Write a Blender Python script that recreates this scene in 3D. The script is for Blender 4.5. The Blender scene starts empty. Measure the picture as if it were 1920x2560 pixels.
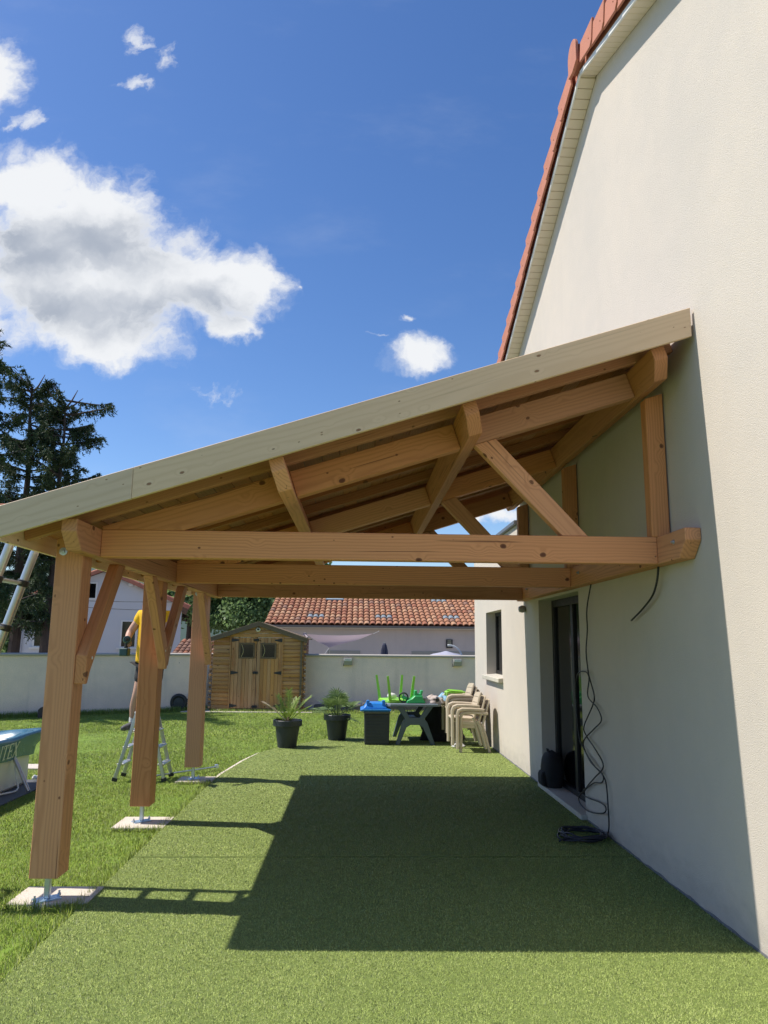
import bpy, bmesh, math, random
import numpy as np
from mathutils import Vector, Matrix, noise as mnoise
random.seed(7); rng = np.random.default_rng(11)
S = bpy.context.scene
COL = S.collection
R = math.radians

# ------------------------------------------------------------------ camera
cam = bpy.data.cameras.new('camera'); camo = bpy.data.objects.new('camera', cam); COL.objects.link(camo)
yaw, pitch, roll = -0.0338, 0.1741, 0.0091
fw = Vector((-math.sin(yaw)*math.cos(pitch), math.cos(yaw)*math.cos(pitch), math.sin(pitch)))
rt = Vector((math.cos(yaw), math.sin(yaw), 0)); up = rt.cross(fw)
r2 = rt*math.cos(roll)+up*math.sin(roll); u2 = -rt*math.sin(roll)+up*math.cos(roll)
camo.matrix_world = Matrix(((r2.x,u2.x,-fw.x,-2.2323),(r2.y,u2.y,-fw.y,0),(r2.z,u2.z,-fw.z,1.65),(0,0,0,1)))
cam.sensor_fit = 'VERTICAL'; cam.sensor_height = 24; cam.lens = 1878.67*24/2560
cam.clip_start = .05; cam.clip_end = 5000
S.camera = camo

# ------------------------------------------------------------------ sun, exposure
SUN = Vector((.687, -.09, -1)).normalized()
sl = bpy.data.lights.new('sun', 'SUN'); sl.energy = 5.0; sl.angle = R(.53); sl.color = (1, .93, .82)
so = bpy.data.objects.new('sun', sl); COL.objects.link(so); so.rotation_euler = SUN.to_track_quat('-Z', 'Y').to_euler()
so.location = (-30, 5, 40)
S.view_settings.view_transform = 'Standard'; S.view_settings.look = 'None'
S.view_settings.exposure = 0.2; S.view_settings.gamma = 1
S.view_settings.use_curve_mapping = False
SKY_STRENGTH = .14

# ------------------------------------------------------------------ node helpers
def nd(nt, t, ins=None, **props):
    n = nt.nodes.new(t)
    for k, v in props.items(): setattr(n, k, v)
    for k, v in (ins or {}).items():
        s = n.inputs[k]
        if isinstance(v, bpy.types.NodeSocket): nt.links.new(v, s)
        else: s.default_value = v
    return n
def mth(nt, op, a, b=0., c=0., clamp=False):
    n = nd(nt, 'ShaderNodeMath', {0: a, 1: b, 2: c}, operation=op); n.use_clamp = clamp; return n.outputs[0]
def vmul(nt, v, s): return nd(nt, 'ShaderNodeVectorMath', {0: v, 1: s}, operation='MULTIPLY').outputs[0]
def vadd(nt, v, s): return nd(nt, 'ShaderNodeVectorMath', {0: v, 1: s}, operation='ADD').outputs[0]
def noi(nt, v, scale, detail=3., rough=.55, dist=0.):
    return nd(nt, 'ShaderNodeTexNoise', {'Vector': v, 'Scale': scale, 'Detail': detail, 'Roughness': rough, 'Distortion': dist}).outputs['Fac']
def sstep(nt, v, a, b, x=0., y=1.):
    n = nd(nt, 'ShaderNodeMapRange', {'Value': v, 'From Min': a, 'From Max': b, 'To Min': x, 'To Max': y}, interpolation_type='SMOOTHSTEP'); return n.outputs[0]
def mixc(nt, f, a, b, blend='MIX'):
    n = nt.nodes.new('ShaderNodeMix'); n.data_type = 'RGBA'; n.blend_type = blend
    for i, v in ((0, f), (6, a), (7, b)):
        if isinstance(v, bpy.types.NodeSocket): nt.links.new(v, n.inputs[i])
        else: n.inputs[i].default_value = v if i == 0 else (*v, 1)[:4]
    return n.outputs[2]
MATS = {}
def newmat(name):
    m = bpy.data.materials.new(name); m.use_nodes = True; nt = m.node_tree
    b = nt.nodes['Principled BSDF']; MATS[name] = m
    return m, nt, b
def lk(nt, a, b): nt.links.new(a, b)

def plain(name, col, rough=.5, var=.12, scale=9., metal=0., bump=0., bscale=60., spec=.5, island=0.):
    m, nt, b = newmat(name)
    tc = nd(nt, 'ShaderNodeTexCoord').outputs['Object']
    n = noi(nt, tc, scale, 5)
    c = mixc(nt, n, [x*(1-var) for x in col], [min(1, x*(1+var)) for x in col])
    if island:
        g = nd(nt, 'ShaderNodeNewGeometry').outputs['Random Per Island']
        c = mixc(nt, g, [x*(1-island) for x in col], c)
    lk(nt, c, b.inputs['Base Color'])
    lk(nt, mth(nt, 'MULTIPLY_ADD', n, .25, rough-.12), b.inputs['Roughness'])
    b.inputs['Metallic'].default_value = metal; b.inputs['Specular IOR Level'].default_value = spec
    if bump:
        bn = noi(nt, tc, bscale, 4)
        lk(nt, nd(nt, 'ShaderNodeBump', {'Height': bn, 'Strength': bump, 'Distance': .01}).outputs[0], b.inputs['Normal'])
    return m

def wood(name, light, dark, knot, ring=75., knots=.5, contrast=.5, rough=.62, stain=None, kvec=(4.6, 6.5, 6.5), crack=.5):
    m, nt, b = newmat(name)
    tc = nd(nt, 'ShaderNodeTexCoord').outputs['Object']
    rnd = nd(nt, 'ShaderNodeObjectInfo').outputs['Random']
    r2_ = mth(nt, 'FRACT', mth(nt, 'MULTIPLY', rnd, 17.31)); r3_ = mth(nt, 'FRACT', mth(nt, 'MULTIPLY', rnd, 91.7))
    off = nd(nt, 'ShaderNodeCombineXYZ', {0: mth(nt, 'MULTIPLY', rnd, 37.), 1: mth(nt, 'MULTIPLY', r2_, 3.), 2: mth(nt, 'MULTIPLY', r3_, 5.)}).outputs[0]
    p = vadd(nt, tc, off)
    vor = nd(nt, 'ShaderNodeTexVoronoi', {'Vector': vmul(nt, p, kvec), 'Scale': 1.}, feature='F1')
    kd = mth(nt, 'ADD', vor.outputs['Distance'], mth(nt, 'MULTIPLY', noi(nt, p, 30., 2), .05))
    pick = mth(nt, 'GREATER_THAN', nd(nt, 'ShaderNodeSeparateColor', {0: vor.outputs['Color']}).outputs[0], 1-knots)
    kcore = mth(nt, 'MULTIPLY', sstep(nt, kd, .09, .135, 1., 0.), pick)
    kring = mth(nt, 'MULTIPLY', sstep(nt, mth(nt, 'ABSOLUTE', mth(nt, 'SUBTRACT', kd, .12)), 0., .022, 1., 0.), pick)
    kinf = mth(nt, 'MULTIPLY', sstep(nt, kd, .1, .42, 1., 0.), pick)
    sep = nd(nt, 'ShaderNodeSeparateXYZ', {0: tc})
    y = mth(nt, 'ADD', sep.outputs[1], mth(nt, 'MULTIPLY_ADD', r2_, .3, -.2)); z = mth(nt, 'ADD', sep.outputs[2], mth(nt, 'MULTIPLY_ADD', r3_, .4, -.15))
    rad = mth(nt, 'SQRT', mth(nt, 'ADD', mth(nt, 'MULTIPLY', y, y), mth(nt, 'MULTIPLY', z, z)))
    wn = noi(nt, vmul(nt, p, (.9, 5., 5.)), 1., 3, .5)
    rad = mth(nt, 'ADD', rad, mth(nt, 'MULTIPLY_ADD', wn, .085, mth(nt, 'MULTIPLY', kinf, .03)))
    w = mth(nt, 'SINE', mth(nt, 'MULTIPLY', mth(nt, 'ADD', rad, mth(nt, 'MULTIPLY', noi(nt, vmul(nt, p, (.3, 14., 14.)), 1., 2), .03)), ring*6.283))
    w = mth(nt, 'POWER', mth(nt, 'MULTIPLY_ADD', w, .5, .5), 2.2)
    fine = noi(nt, vmul(nt, p, (5., 210., 210.)), 1., 3, .6)
    broad = noi(nt, vmul(nt, p, (.7, 3., 3.)), 1., 3, .5)
    f = mth(nt, 'MULTIPLY_ADD', w, contrast, mth(nt, 'MULTIPLY_ADD', fine, .38, -.12), clamp=True)
    c = mixc(nt, f, light, dark)
    c = mixc(nt, sstep(nt, broad, .35, .7, 0., .5), c, [l*.55+d*.45 for l, d in zip(light, dark)])
    tone = nd(nt, 'ShaderNodeHueSaturation', {'Color': c, 'Value': mth(nt, 'MULTIPLY_ADD', r2_, .34, .82), 'Saturation': mth(nt, 'MULTIPLY_ADD', r3_, .2, .88)}).outputs[0]
    c = mixc(nt, kcore, tone, knot)
    c = mixc(nt, mth(nt, 'MULTIPLY', kring, .75), c, [k*.5 for k in knot])
    if stain:
        sn = noi(nt, vmul(nt, p, (1.1, 9., 9.)), 1., 5, .65)
        c = mixc(nt, sstep(nt, sn, .5, .72, 0., .8), c, stain)
    v2 = nd(nt, 'ShaderNodeTexVoronoi', {'Vector': vmul(nt, p, tuple(k*2.1 for k in kvec)), 'Scale': 1.}, feature='F1')
    pin = mth(nt, 'MULTIPLY', sstep(nt, v2.outputs['Distance'], .07, .13, .9, 0.), mth(nt, 'GREATER_THAN', nd(nt, 'ShaderNodeSeparateColor', {0: v2.outputs['Color']}).outputs[0], 1-knots*.5))
    c = mixc(nt, pin, c, knot)
    ck_ = sstep(nt, noi(nt, vmul(nt, p, (.9, 55., 55.)), 1., 2, .4), .70, .745, 0., crack)
    c = mixc(nt, ck_, c, [x*.35 for x in dark])
    lk(nt, c, b.inputs['Base Color']); b.inputs['Roughness'].default_value = rough; b.inputs['Specular IOR Level'].default_value = .3
    lk(nt, nd(nt, 'ShaderNodeBump', {'Height': mth(nt, 'ADD', fine, mth(nt, 'MULTIPLY', w, .35)), 'Strength': .22, 'Distance': .003}).outputs[0], b.inputs['Normal'])
    return m

def stucco(name, col, var=.06, bump=.5, grain=130., stains=0., mott=(1, .97, .93), dirt=0.):
    m, nt, b = newmat(name)
    tc = nd(nt, 'ShaderNodeTexCoord').outputs['Object']
    big = noi(nt, tc, .55, 4, .6); mid = noi(nt, tc, 3.5, 4, .6)
    g = nd(nt, 'ShaderNodeTexVoronoi', {'Vector': tc, 'Scale': grain}, feature='F1').outputs['Distance']
    g2 = noi(nt, tc, grain*.7, 5, .7)
    h = mth(nt, 'MULTIPLY_ADD', g, -.6, g2)
    f = mth(nt, 'MULTIPLY_ADD', big, .6, mth(nt, 'MULTIPLY_ADD', mid, .25, mth(nt, 'MULTIPLY', g2, .35)))
    c = mixc(nt, sstep(nt, f, .35, .85), [x*(1-var) for x in col], [min(1, x*(1+var)*q) for x, q in zip(col, mott)])
    if dirt:
        zz = nd(nt, 'ShaderNodeSeparateXYZ', {0: tc}).outputs[2]
        dn = mth(nt, 'SUBTRACT', mth(nt, 'MULTIPLY', noi(nt, vmul(nt, tc, (1., 3., 6.)), 2., 5, .65), .55), zz)
        c = mixc(nt, sstep(nt, dn, -.05, .35, 0., dirt), c, [x*.55 for x in col])
    if stains:
        st = noi(nt, vmul(nt, tc, (2.5, 2.5, .25)), 1., 5, .6)
        c = mixc(nt, sstep(nt, st, .5, .75, 0., stains), c, [x*.72 for x in col])
    lk(nt, c, b.inputs['Base Color']); b.inputs['Roughness'].default_value = .93; b.inputs['Specular IOR Level'].default_value = .15
    lk(nt, nd(nt, 'ShaderNodeBump', {'Height': h, 'Strength': bump, 'Distance': .006}).outputs[0], b.inputs['Normal'])
    return m

def blade_mat(name, cols, rough=.55, trans=.35, scale=.6, patch=None, upn=0.):
    m, nt, b = newmat(name)
    tc = nd(nt, 'ShaderNodeTexCoord').outputs['Object']
    g = nd(nt, 'ShaderNodeNewGeometry').outputs['Random Per Island']
    ramp = nt.nodes.new('ShaderNodeValToRGB'); lk(nt, g, ramp.inputs[0])
    e = ramp.color_ramp.elements
    e[0].color = (*cols[0], 1); e[1].color = (*cols[-1], 1)
    for i, c in enumerate(cols[1:-1]):
        x = e.new((i+1)/(len(cols)-1)); x.color = (*c, 1)
    n = noi(nt, tc, scale, 4)
    c = mixc(nt, sstep(nt, n, .35, .7, 0., .55), ramp.outputs[0], patch or [x*.75 for x in cols[0]])
    lk(nt, c, b.inputs['Base Color']); b.inputs['Roughness'].default_value = rough; b.inputs['Specular IOR Level'].default_value = .25
    if upn:
        gn = nd(nt, 'ShaderNodeNewGeometry').outputs['Normal']
        lk(nt, nd(nt, 'ShaderNodeVectorMath', {0: vadd(nt, vmul(nt, gn, (1-upn,)*3), (0, 0, upn))}, operation='NORMALIZE').outputs[0], b.inputs['Normal'])
    if trans:
        t = nd(nt, 'ShaderNodeBsdfTranslucent', {'Color': c})
        mx = nd(nt, 'ShaderNodeMixShader', {0: trans, 1: b.outputs[0], 2: t.outputs[0]})
        lk(nt, mx.outputs[0], nt.nodes['Material Output'].inputs[0])
    return m

# ------------------------------------------------------------------ world: Nishita sky and cumulus clouds by direction
W = bpy.data.worlds.new('World'); S.world = W; W.use_nodes = True; nt = W.node_tree
bg = nt.nodes['Background']
sky = nd(nt, 'ShaderNodeTexSky', sky_type='NISHITA'); sky.sun_disc = False
sky.sun_elevation = R(55.2); sky.sun_rotation = R(277.5); sky.altitude = 300; sky.air_density = 1.0; sky.dust_density = .5; sky.ozone_density = 2.5
dirv = nd(nt, 'ShaderNodeTexCoord').outputs['Generated']
sx = nd(nt, 'ShaderNodeSeparateXYZ', {0: dirv})
dy = mth(nt, 'MAXIMUM', mth(nt, 'ABSOLUTE', sx.outputs[1]), .08)
uvv = nd(nt, 'ShaderNodeCombineXYZ', {0: mth(nt, 'DIVIDE', sx.outputs[0], dy), 1: mth(nt, 'DIVIDE', sx.outputs[2], dy), 2: mth(nt, 'MULTIPLY', mth(nt, 'SIGN', sx.outputs[1]), .7)}).outputs[0]
warp = nd(nt, 'ShaderNodeTexNoise', {'Vector': uvv, 'Scale': 9., 'Detail': 6., 'Roughness': .6})
wv = nd(nt, 'ShaderNodeVectorMath', {0: warp.outputs['Color'], 1: (.5, .5, .5)}, operation='SUBTRACT').outputs[0]
uvw = vadd(nt, uvv, vmul(nt, wv, (.10, .10, 0)))
CL = [(-.36,.545,.11,.075),(-.40,.47,.13,.085),(-.30,.51,.10,.07),(-.45,.56,.12,.09),(-.4807,.640,.085,.075),(-.393,.600,.105,.082),(-.4443,.5032,.135,.088),(-.3147,.4927,.115,.074),(-.3421,.4229,.1,.047),(-.2307,.4949,.096,.07),
      (-.165,.5035,.07,.055),(-.1827,.4405,.041,.027),(-.272,.5361,.061,.047),(-.55,.82,.065,.07),(-.62,.57,.12,.11),(-.60,.44,.13,.08),(.0842,.3953,.043,.032,.66),
      (.05,.175,.25,.018),(.31,.165,.05,.03),(-1.0,.35,.25,.09),(.9,.45,.2,.09),(1.3,.25,.3,.07)]
WS = [(-.4983,.7449,.045,.03),(-.3073,.8521,.042,.038),(-.3349,.8043,.048,.022),(-.3503,.8819,.022,.038),(-.094,.5056,.012,.014),(.0645,.4606,.018,.011),(.0254,.4214,.024,.008),(-.1913,.3452,.07,.03,.55)]
def blobs(lst, z=.7):
    acc = None
    for u, v, a, b_, *am in lst:
        d = nd(nt, 'ShaderNodeVectorMath', {0: uvw, 1: (u, v, z)}, operation='SUBTRACT').outputs[0]
        ln = nd(nt, 'ShaderNodeVectorMath', {0: vmul(nt, d, (1/a, 1/b_, 1.))}, operation='LENGTH').outputs['Value']
        x = mth(nt, 'SUBTRACT', 1., ln) if not am else mth(nt, 'MULTIPLY', mth(nt, 'SUBTRACT', 1., ln), am[0])
        acc = x if acc is None else nd(nt, 'ShaderNodeMath', {0: acc, 1: x, 2: .25}, operation='SMOOTH_MAX').outputs[0]
    return acc
fb = blobs(CL); fwisp = blobs(WS)
det = noi(nt, uvw, 30., 10, .62); det2 = noi(nt, uvw, 6.5, 5, .55); det3 = noi(nt, uvw, 13., 4, .5)
rear = mth(nt, 'LESS_THAN', sx.outputs[1], 0.)
gen = mth(nt, 'MULTIPLY', mth(nt, 'SUBTRACT', mth(nt, 'MULTIPLY', noi(nt, dirv, 3.2, 8, .58), 2.6), 1.5), rear)
F = mth(nt, 'ADD', mth(nt, 'MULTIPLY_ADD', det, .85, mth(nt, 'SUBTRACT', fb, .72)), mth(nt, 'MULTIPLY', det3, .75))
dens = mth(nt, 'POWER', sstep(nt, F, -.06, .55), 1.3)
wd = sstep(nt, mth(nt, 'MULTIPLY_ADD', det, 2.6, mth(nt, 'SUBTRACT', fwisp, 1.62)), 0., .9, 0., .8)
dens = mth(nt, 'MAXIMUM', mth(nt, 'MAXIMUM', dens, wd), sstep(nt, gen, .0, .35, 0., .9))
veil = mth(nt, 'MULTIPLY', sstep(nt, noi(nt, vmul(nt, uvv, (2., 4.5, 1.)), 1.4, 7, .62), .5, .85), .10)
dens = mth(nt, 'MAXIMUM', dens, veil)
core = blobs([(-.3649,.555,.15,.065),(-.4724,.5305,.12,.06),(-.2928,.4516,.14,.055),(-.428,.4619,.14,.05),(-.2,.475,.07,.035),(-.5,.56,.1,.06)])
thick = sstep(nt, F, .18, .75)
shade = mth(nt, 'MULTIPLY_ADD', det3, .85, mth(nt, 'MULTIPLY_ADD', det, .3, mth(nt, 'MULTIPLY_ADD', core, .8, -.62)))
grey = mth(nt, 'MULTIPLY', sstep(nt, shade, -.15, .75), thick, clamp=True)
ck = .86/SKY_STRENGTH
ccol = mixc(nt, grey, [.90*ck, .92*ck, .95*ck], [.43*ck, .48*ck, .57*ck])
skyc = nd(nt, 'ShaderNodeHueSaturation', {'Color': sky.outputs[0], 'Hue': .508, 'Saturation': 1.22, 'Value': .99}).outputs[0]
lk(nt, mixc(nt, dens, skyc, ccol), bg.inputs[0]); bg.inputs[1].default_value = SKY_STRENGTH

# ------------------------------------------------------------------ materials
FIR = wood('douglas_fir', (.68,.32,.155), (.44,.178,.08), (.15,.052,.026), 50., .6, .46, kvec=(4.6, 3.4, 6.0), crack=.75)
SPRUCE = wood('pale_spruce', (.80,.60,.42), (.64,.455,.29), (.30,.16,.09), 34., .6, .42, kvec=(6.2, .5, 12.), crack=.15)
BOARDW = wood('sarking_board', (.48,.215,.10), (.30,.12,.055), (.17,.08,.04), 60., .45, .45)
SHEDW = wood('weathered_shed_wood', (.56,.305,.125), (.36,.175,.07), (.11,.055,.025), 60., .5, .55, .8, stain=(.30,.105,.03))
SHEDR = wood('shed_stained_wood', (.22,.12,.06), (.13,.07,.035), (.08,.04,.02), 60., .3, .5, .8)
SHEDG = wood('grey_trim_wood', (.20,.145,.09), (.13,.09,.055), (.12,.09,.06), 60., .3, .5, .85)
HSTUC = stucco('house_render', (.60,.555,.505), .075, .5, 185., .10, dirt=.45)
GSTUC = stucco('garden_wall_render', (.84,.70,.61), .16, .9, 55., .5)
NSTUC = stucco('neighbour_render', (.56,.49,.45), .08, .4, 60., .2)
WSTUC = stucco('white_render', (.66,.68,.72), .04, .3, 40.)
CONC = stucco('concrete', (.66,.60,.53), .14, .4, 60., .3)
STONE = stucco('dark_stone', (.13,.12,.11), .3, .8, 30.)
SILL = stucco('sill_stone', (.52,.50,.44), .18, .4, 50., .4)
TERRA = plain('terracotta_salmon', (.47,.18,.115), .8, .2, 6., bump=.2, bscale=90)
TERRB = plain('terracotta_mixed', (.37,.175,.095), .85, .3, 3., bump=.2, bscale=60)
TERRC = plain('terracotta_brown', (.24,.13,.09), .85, .3, 3., bump=.2, bscale=60)
GLASST = plain('glass_tile', (.30,.33,.34), .25, .3, 4.)
SOFFIT = plain('cream_soffit_pvc', (.80,.68,.53), .45, .04, 4.)
WHITEP = plain('white_pvc', (.80,.80,.78), .4, .04, 6.)
STEEL = plain('galvanised_steel', (.55,.62,.70), .38, .18, 25., metal=.85)
BLUEPL = plain('zinc_blue_plate', (.45,.62,.80), .35, .15, 25., metal=.7)
ALU = plain('aluminium', (.56,.55,.53), .36, .1, 20., metal=.9)
BLACKP = plain('black_plastic', (.022,.022,.024), .45, .3, 20.)
BLACKC = plain('black_cloth', (.012,.012,.014), .85, .3, 30., bump=.3, bscale=40)
ANTHR = plain('anthracite_plastic', (.028,.034,.042), .5, .25, 14., bump=.08, bscale=120)
GREYP = plain('blue_grey_plastic', (.075,.105,.135), .45, .15, 10.)
BEIGEP = plain('beige_plastic', (.52,.44,.33), .5, .08, 12.)
BLUEP = plain('bright_blue_plastic', (.02,.20,.62), .35, .12, 8.)
LIMEP = plain('lime_plastic', (.28,.62,.06), .4, .1, 10.)
GREENP = plain('green_plastic', (.04,.42,.13), .38, .12, 10.)
TOWEL = plain('beige_towel', (.50,.43,.40), .95, .25, 14., bump=.5, bscale=60)
BLUECL = plain('light_blue_cloth', (.25,.45,.62), .9, .25, 10.)
SAILM = plain('pink_sail_cloth', (.60,.47,.47), .85, .06, 5.)
NAVY = plain('navy_cloth', (.025,.03,.06), .8, .3, 8.)
SOIL = plain('potting_soil', (.05,.035,.025), .95, .4, 40., bump=1., bscale=50)
BARK = plain('spruce_bark', (.075,.055,.045), .95, .4, 6., bump=1., bscale=14)
BARK2 = plain('bare_branch', (.13,.08,.06), .9, .3, 6.)
NEEDLE = blade_mat('spruce_needles', [(.024,.05,.026), (.045,.082,.032), (.09,.125,.042), (.07,.10,.055)], .6, .25, .35)
LEAF = blade_mat('broad_leaves', [(.12,.20,.08), (.19,.30,.11), (.28,.40,.15), (.22,.32,.17)], .5, .5, .5, (.13,.21,.08))
PALM = blade_mat('palm_leaflets', [(.16,.25,.045), (.25,.35,.065), (.35,.45,.10)], .45, .3, 8., (.15,.24,.04))
PALM2 = blade_mat('fan_palm_blades', [(.11,.17,.06), (.18,.26,.09), (.28,.36,.15)], .45, .3, 8., (.10,.16,.05))
DRYL = plain('dry_leaflets', (.50,.42,.30), .8, .2, 20.)
LAWNB = blade_mat('lawn_blades', [(.24,.37,.04), (.33,.48,.06), (.44,.56,.10), (.58,.62,.22)], .55, .22, .55, (.19,.31,.035), .78)
TURFB = blade_mat('turf_fibres', [(.31,.405,.10), (.43,.54,.15), (.55,.65,.21), (.66,.73,.30)], .5, .08, .9, (.33,.44,.115), .8)
LAWNG = plain('lawn_soil', (.15,.24,.025), .95, .35, 2.5, bump=1., bscale=25)
TURFG = plain('turf_backing', (.15,.205,.045), .95, .25, 30., bump=.8, bscale=160)
SKIN = plain('skin', (.52,.30,.21), .5, .1, 8.)
SHIRT = plain('yellow_shirt', (.80,.47,.01), .85, .1, 6., bump=.3, bscale=18)
SHORTS = plain('dark_shorts', (.03,.03,.035), .85, .2, 10.)
HAIR = plain('brown_hair', (.05,.03,.02), .7, .2, 20.)
SOCK = plain('white_sock', (.6,.6,.58), .9, .1, 10.)
SHOE = plain('grey_shoe', (.10,.10,.11), .7, .4, 12.)
POOLG = plain('pool_liner_grey', (.74,.73,.71), .45, .06, 3.)
POOLB = plain('pool_blue_vinyl', (.07,.18,.27), .24, .25, 5., bump=.3, bscale=9)
POOLD = plain('pool_cover_navy', (.02,.05,.22), .25, .4, 5., bump=.4, bscale=7)
DGLASS = plain('dark_glass', (.004,.004,.005), .08, .2, 2.)
DARKF = plain('anthracite_frame', (.012,.012,.014), .45, .15, 12.)
GUTTER = plain('grey_gutter', (.16,.17,.19), .4, .1, 6., metal=.4)
MEMB = plain('roof_membrane', (.18,.17,.16), .8, .15, 4.)
ROOM = plain('dark_interior', (.05,.048,.045), .9, .2, 2.)
HILLM = plain('wooded_hill', (.05,.085,.07), .95, .35, .05)

# ------------------------------------------------------------------ mesh helpers
def link(o, parent=None):
    COL.objects.link(o)
    if parent is not None:
        o.parent = parent
        o.matrix_parent_inverse = ABS[parent.name].inverted()
    return o
ABS = {}
def tag(o, label=None, cat=None, group=None, kind=None):
    if label: o['label'] = label
    if cat: o['category'] = cat
    if group: o['group'] = group
    if kind: o['kind'] = kind
    return o
def thing(name, label, cat, loc=(0, 0, 0), group=None):
    o = bpy.data.objects.new(name, None); o.empty_display_size = .1; o.location = loc; COL.objects.link(o)
    ABS[o.name] = Matrix.Translation(loc)
    return tag(o, label, cat, group)
class MB:
    def __init__(s): s.v = []; s.f = []
    def add(s, vs, fs):
        n = len(s.v); s.v += [tuple(x) for x in vs]; s.f += [tuple(i+n for i in f) for f in fs]; return s
    def box(s, a, b, M=None):
        x0, y0, z0 = a; x1, y1, z1 = b
        vs = [Vector(p) for p in ((x0,y0,z0),(x1,y0,z0),(x1,y1,z0),(x0,y1,z0),(x0,y0,z1),(x1,y0,z1),(x1,y1,z1),(x0,y1,z1))]
        if M is not None: vs = [M @ p for p in vs]
        return s.add(vs, [(3,2,1,0),(4,5,6,7),(0,1,5,4),(1,2,6,5),(2,3,7,6),(3,0,4,7)])
    def prism(s, poly, w0, w1, M=None):       # polygon in x,z; extruded along y
        n = len(poly)
        vs = [Vector((x, w0, z)) for x, z in poly]+[Vector((x, w1, z)) for x, z in poly]
        if M is not None: vs = [M @ p for p in vs]
        return s.add(vs, [tuple(range(n)), tuple(range(2*n-1, n-1, -1))]+[(i, i+n, (i+1) % n+n, (i+1) % n) for i in range(n)])
    def tube(s, pts, r, n=8, cap=True, squash=1.):
        pts = [Vector(p) for p in pts]; m = len(pts); rs = r if isinstance(r, (list, tuple)) else [r]*m
        t = (pts[1]-pts[0]).normalized(); a = t.orthogonal().normalized(); vs = []; fs = []
        for i, p in enumerate(pts):
            t2 = ((pts[min(i+1, m-1)]-pts[max(i-1, 0)])).normalized()
            a = (a-t2*a.dot(t2)).normalized(); b = t2.cross(a)
            for k in range(n):
                q = 2*math.pi*k/n; vs.append(p+(a*math.cos(q)+b*math.sin(q)*squash)*rs[i])
        for i in range(m-1):
            for k in range(n): fs.append((i*n+k, i*n+(k+1) % n, (i+1)*n+(k+1) % n, (i+1)*n+k))
        if cap: fs += [tuple(range(n-1, -1, -1)), tuple(range((m-1)*n, m*n))]
        return s.add(vs, fs)
    def lathe(s, prof, n=24, c=(0, 0, 0), jit=None):
        vs = []; fs = []
        for i, (r, z) in enumerate(prof):
            for k in range(n):
                a = 2*math.pi*k/n; rr = r*(jit(i, a) if jit else 1)
                vs.append((c[0]+rr*math.cos(a), c[1]+rr*math.sin(a), c[2]+z))
        m = len(prof)
        for i in range(m-1):
            for k in range(n): fs.append((i*n+k, i*n+(k+1) % n, (i+1)*n+(k+1) % n, (i+1)*n+k))
        fs += [tuple(range(n-1, -1, -1)), tuple(range((m-1)*n, m*n))]
        return s.add(vs, fs)
    def mesh(s, name, mat, smooth=False, bevel=0., recalc=False):
        me = bpy.data.meshes.new(name); me.from_pydata(s.v, [], s.f); me.materials.append(mat)
        if bevel or recalc:
            bm = bmesh.new(); bm.from_mesh(me)
            bmesh.ops.recalc_face_normals(bm, faces=bm.faces)
            if bevel: bmesh.ops.bevel(bm, geom=bm.edges[:], offset=bevel, segments=1, affect='EDGES', clamp_overlap=True)
            bm.to_mesh(me); bm.free()
        if smooth:
            me.polygons.foreach_set('use_smooth', [True]*len(me.polygons))
            if smooth != 'all':
                try: me.set_sharp_from_angle(angle=R(38))
                except Exception: pass
        return me
    def build(s, name, mat, parent=None, smooth=False, bevel=0., M=None, recalc=True):
        o = bpy.data.objects.new(name, s.mesh(name, mat, smooth, bevel, recalc))
        if M is not None: o.matrix_world = M; ABS[o.name] = M.copy()
        else: ABS[o.name] = Matrix.Identity(4)
        return link(o, parent)
def frame(p, x, z):      # matrix from origin, local x axis, approximate z axis
    x = Vector(x).normalized(); z = Vector(z); y = z.cross(x).normalized(); z = x.cross(y)
    return Matrix(((x.x,y.x,z.x,p[0]),(x.y,y.y,z.y,p[1]),(x.z,y.z,z.z,p[2]),(0,0,0,1)))
def timber(name, poly, w, M, parent, mat=None, bevel=.004):
    return MB().prism(poly, 0, w).build(name, mat or FIR, parent, bevel=bevel, M=M)
def struct(name, mb, mat, **k):
    return tag(mb.build(name, mat, **k), kind='structure')
def dup(o, M, label=None, group=None, parent=None):
    c = o.copy(); COL.objects.link(c); c.parent = parent
    if parent is None: c.matrix_world = M @ ABS[o.name]; ABS[c.name] = M @ ABS[o.name]
    if label: c['label'] = label
    if group: c['group'] = group
    for ch in list(o.children): dup_child(ch, c)
    return c
def dup_child(ch, parent):
    c = ch.copy(); COL.objects.link(c); c.parent = parent; ABS[c.name] = ABS[ch.name]
    for g in list(ch.children): dup_child(g, c)
def inst(o, parent, M):   # another piece sharing mesh data
    c = bpy.data.objects.new(o.name.split('.')[0], o.data); c.matrix_world = M; ABS[c.name] = M.copy(); return link(c, parent)
def big_mesh(name, co, nv, mat, parent=None, kind='stuff'):   # co: (N*nv,3) verts, each face nv verts
    me = bpy.data.meshes.new(name); n = len(co); nf = n//nv
    me.vertices.add(n); me.vertices.foreach_set('co', np.ascontiguousarray(co, dtype=np.float32).ravel())
    me.loops.add(n); me.loops.foreach_set('vertex_index', np.arange(n, dtype=np.int32))
    me.polygons.add(nf); me.polygons.foreach_set('loop_start', np.arange(0, n, nv, dtype=np.int32))
    me.materials.append(mat); me.update(); me.validate()
    o = bpy.data.objects.new(name, me); ABS[o.name] = Matrix.Identity(4); link(o, parent)
    if kind: o['kind'] = kind
    return o

# ------------------------------------------------------------------ ground
struct('ground', MB().add([(-900,-600,-.09),(900,-600,-.09),(900,1500,-.09),(-900,1500,-.09)], [(0,1,2,3)]), plain('open_ground', (.16,.17,.09), .95, .35, .3), recalc=False)
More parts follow.
